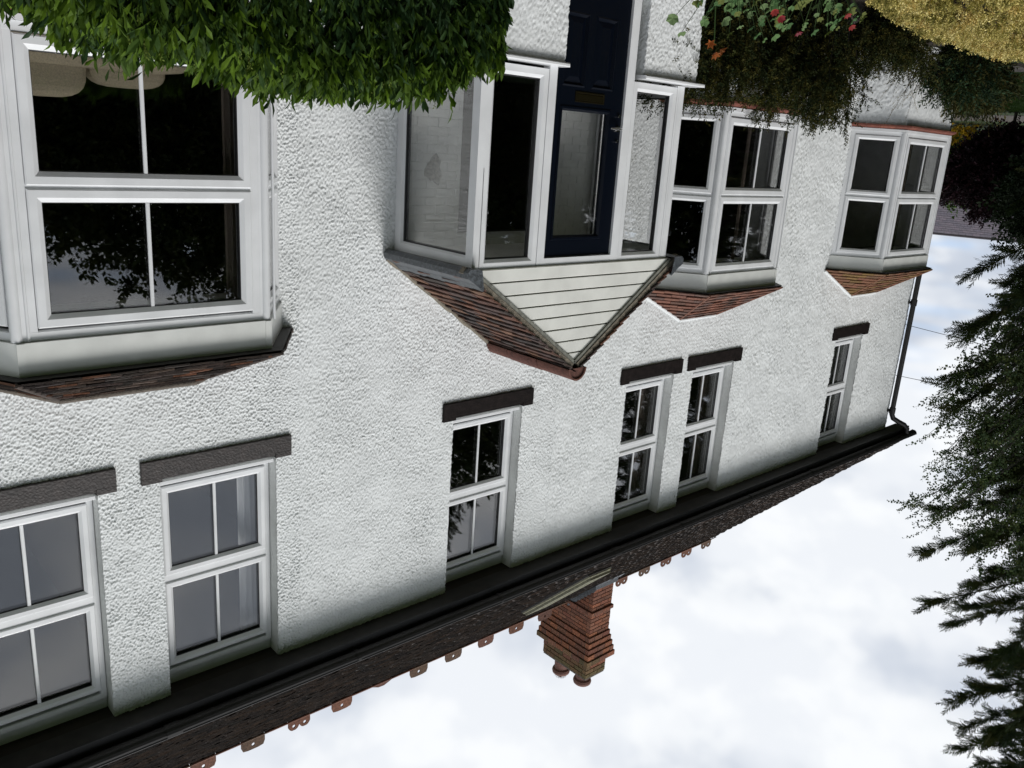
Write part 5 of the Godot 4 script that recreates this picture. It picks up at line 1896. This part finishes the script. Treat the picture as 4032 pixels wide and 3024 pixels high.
func rooms() -> void:
	var s := thing("sofa", "beige upholstered sofa back seen through the nearest bay window", "sofa", Vector3(-1.75, 0.45, -0.10))
	var b := MB.new()
	pillow(b, Vector3(0.0, 0.45, 0.0), Vector3(0.78, 0.44, 0.13), 0.35)
	put("back", b, M.sofa_cloth, s)
	for k in 2:
		var c := MB.new()
		pillow(c, Vector3([0.24, -0.28][k], [0.88, 0.84][k], -0.06), Vector3([0.27, 0.25][k], [0.20, 0.15][k], 0.13), 0.6)
		put("cushion", c, M.sofa_cloth, s)
	var ft := MB.new()
	for x in [-0.6, 0.6]:
		ft.box(Vector3(x - 0.03, 0.0, -0.03), Vector3(x + 0.03, 0.06, 0.03))
	put("foot", ft, M.oak, s)
	curtain("curtain", "grey brown curtain inside the nearest and largest bay window", Vector3(-2.66, 0, 0.20), Vector3(-2.47, 0, 0.36), 0.9, 2.85, M.curtain_dark, 4)
	curtain("curtain", "thin white curtain behind the panes of an upstairs window above the nearest bay", Vector3(-3.10, 0, -0.36), Vector3(-2.80, 0, -0.34), 4.2, 6.0, M.curtain_white, 5)
	curtain("curtain", "dark brown curtain inside the bay window next to the porch", Vector3(-9.10, 0, 0.02), Vector3(-8.98, 0, 0.10), 0.9, 2.85, M.curtain_dark, 4)
	curtain("curtain", "dark brown curtain inside the farthest bay window", Vector3(-13.42, 0, 0.02), Vector3(-13.30, 0, 0.10), 0.9, 2.85, M.curtain_dark, 4)
	curtain("curtain", "dark curtain in the upstairs window that also shows the oak cupboard", Vector3(-8.30, 0, -0.36), Vector3(-8.02, 0, -0.34), 4.2, 6.0, M.curtain_dark, 4)
	curtain("curtain", "dark curtain in the farther window of the close upstairs pair", Vector3(-9.60, 0, -0.36), Vector3(-9.30, 0, -0.34), 4.2, 6.0, M.curtain_dark, 4)
	var w := thing("wardrobe", "pale oak cupboard with a small dark knob behind the nearer of two close upstairs windows", "cupboard", Vector3(-8.10, 3.25, -1.35))
	var wb := MB.new()
	wb.cbox(Vector3(0, 0.93, 0), Vector3.RIGHT, Vector3.UP, Vector3.BACK, Vector3(0.62, 1.86, 0.45), 0.01)
	put("carcass", wb, M.oak, w)
	for k in 2:
		var d := MB.new()
		d.cbox(Vector3([-0.155, 0.155][k], 0.93, 0.235), Vector3.RIGHT, Vector3.UP, Vector3.BACK, Vector3(0.30, 1.80, 0.02), 0.006)
		put("door", d, M.oak, w)
		var kn := MB.new()
		kn.lathe(Vector3([-0.04, 0.04][k], 1.6, 0.26), [Vector2(0, -0.02), Vector2(0.015, -0.01), Vector2(0.018, 0.0), Vector2(0.012, 0.012), Vector2(0, 0.016)], 10)
		put("knob", kn, M.dark_wood, w)

func _ready() -> void:
	sky_and_light()
	rng.seed = 77
	lump.seed = 3
	lump.noise_type = FastNoiseLite.TYPE_CELLULAR
	lump.cellular_return_type = FastNoiseLite.RETURN_DISTANCE
	lump.frequency = 92.0
	lump.fractal_type = FastNoiseLite.FRACTAL_NONE
	pits.seed = 8
	pits.noise_type = FastNoiseLite.TYPE_CELLULAR
	pits.cellular_return_type = FastNoiseLite.RETURN_DISTANCE
	pits.frequency = 54.0
	pits.fractal_type = FastNoiseLite.FRACTAL_NONE
	wave.seed = 9
	wave.noise_type = FastNoiseLite.TYPE_SIMPLEX_SMOOTH
	wave.frequency = 30.0
	wave.fractal_octaves = 2
	materials()
	ground()
	build_house()
	far_house()
	rooms()
	trees()
	planting()
	wires()
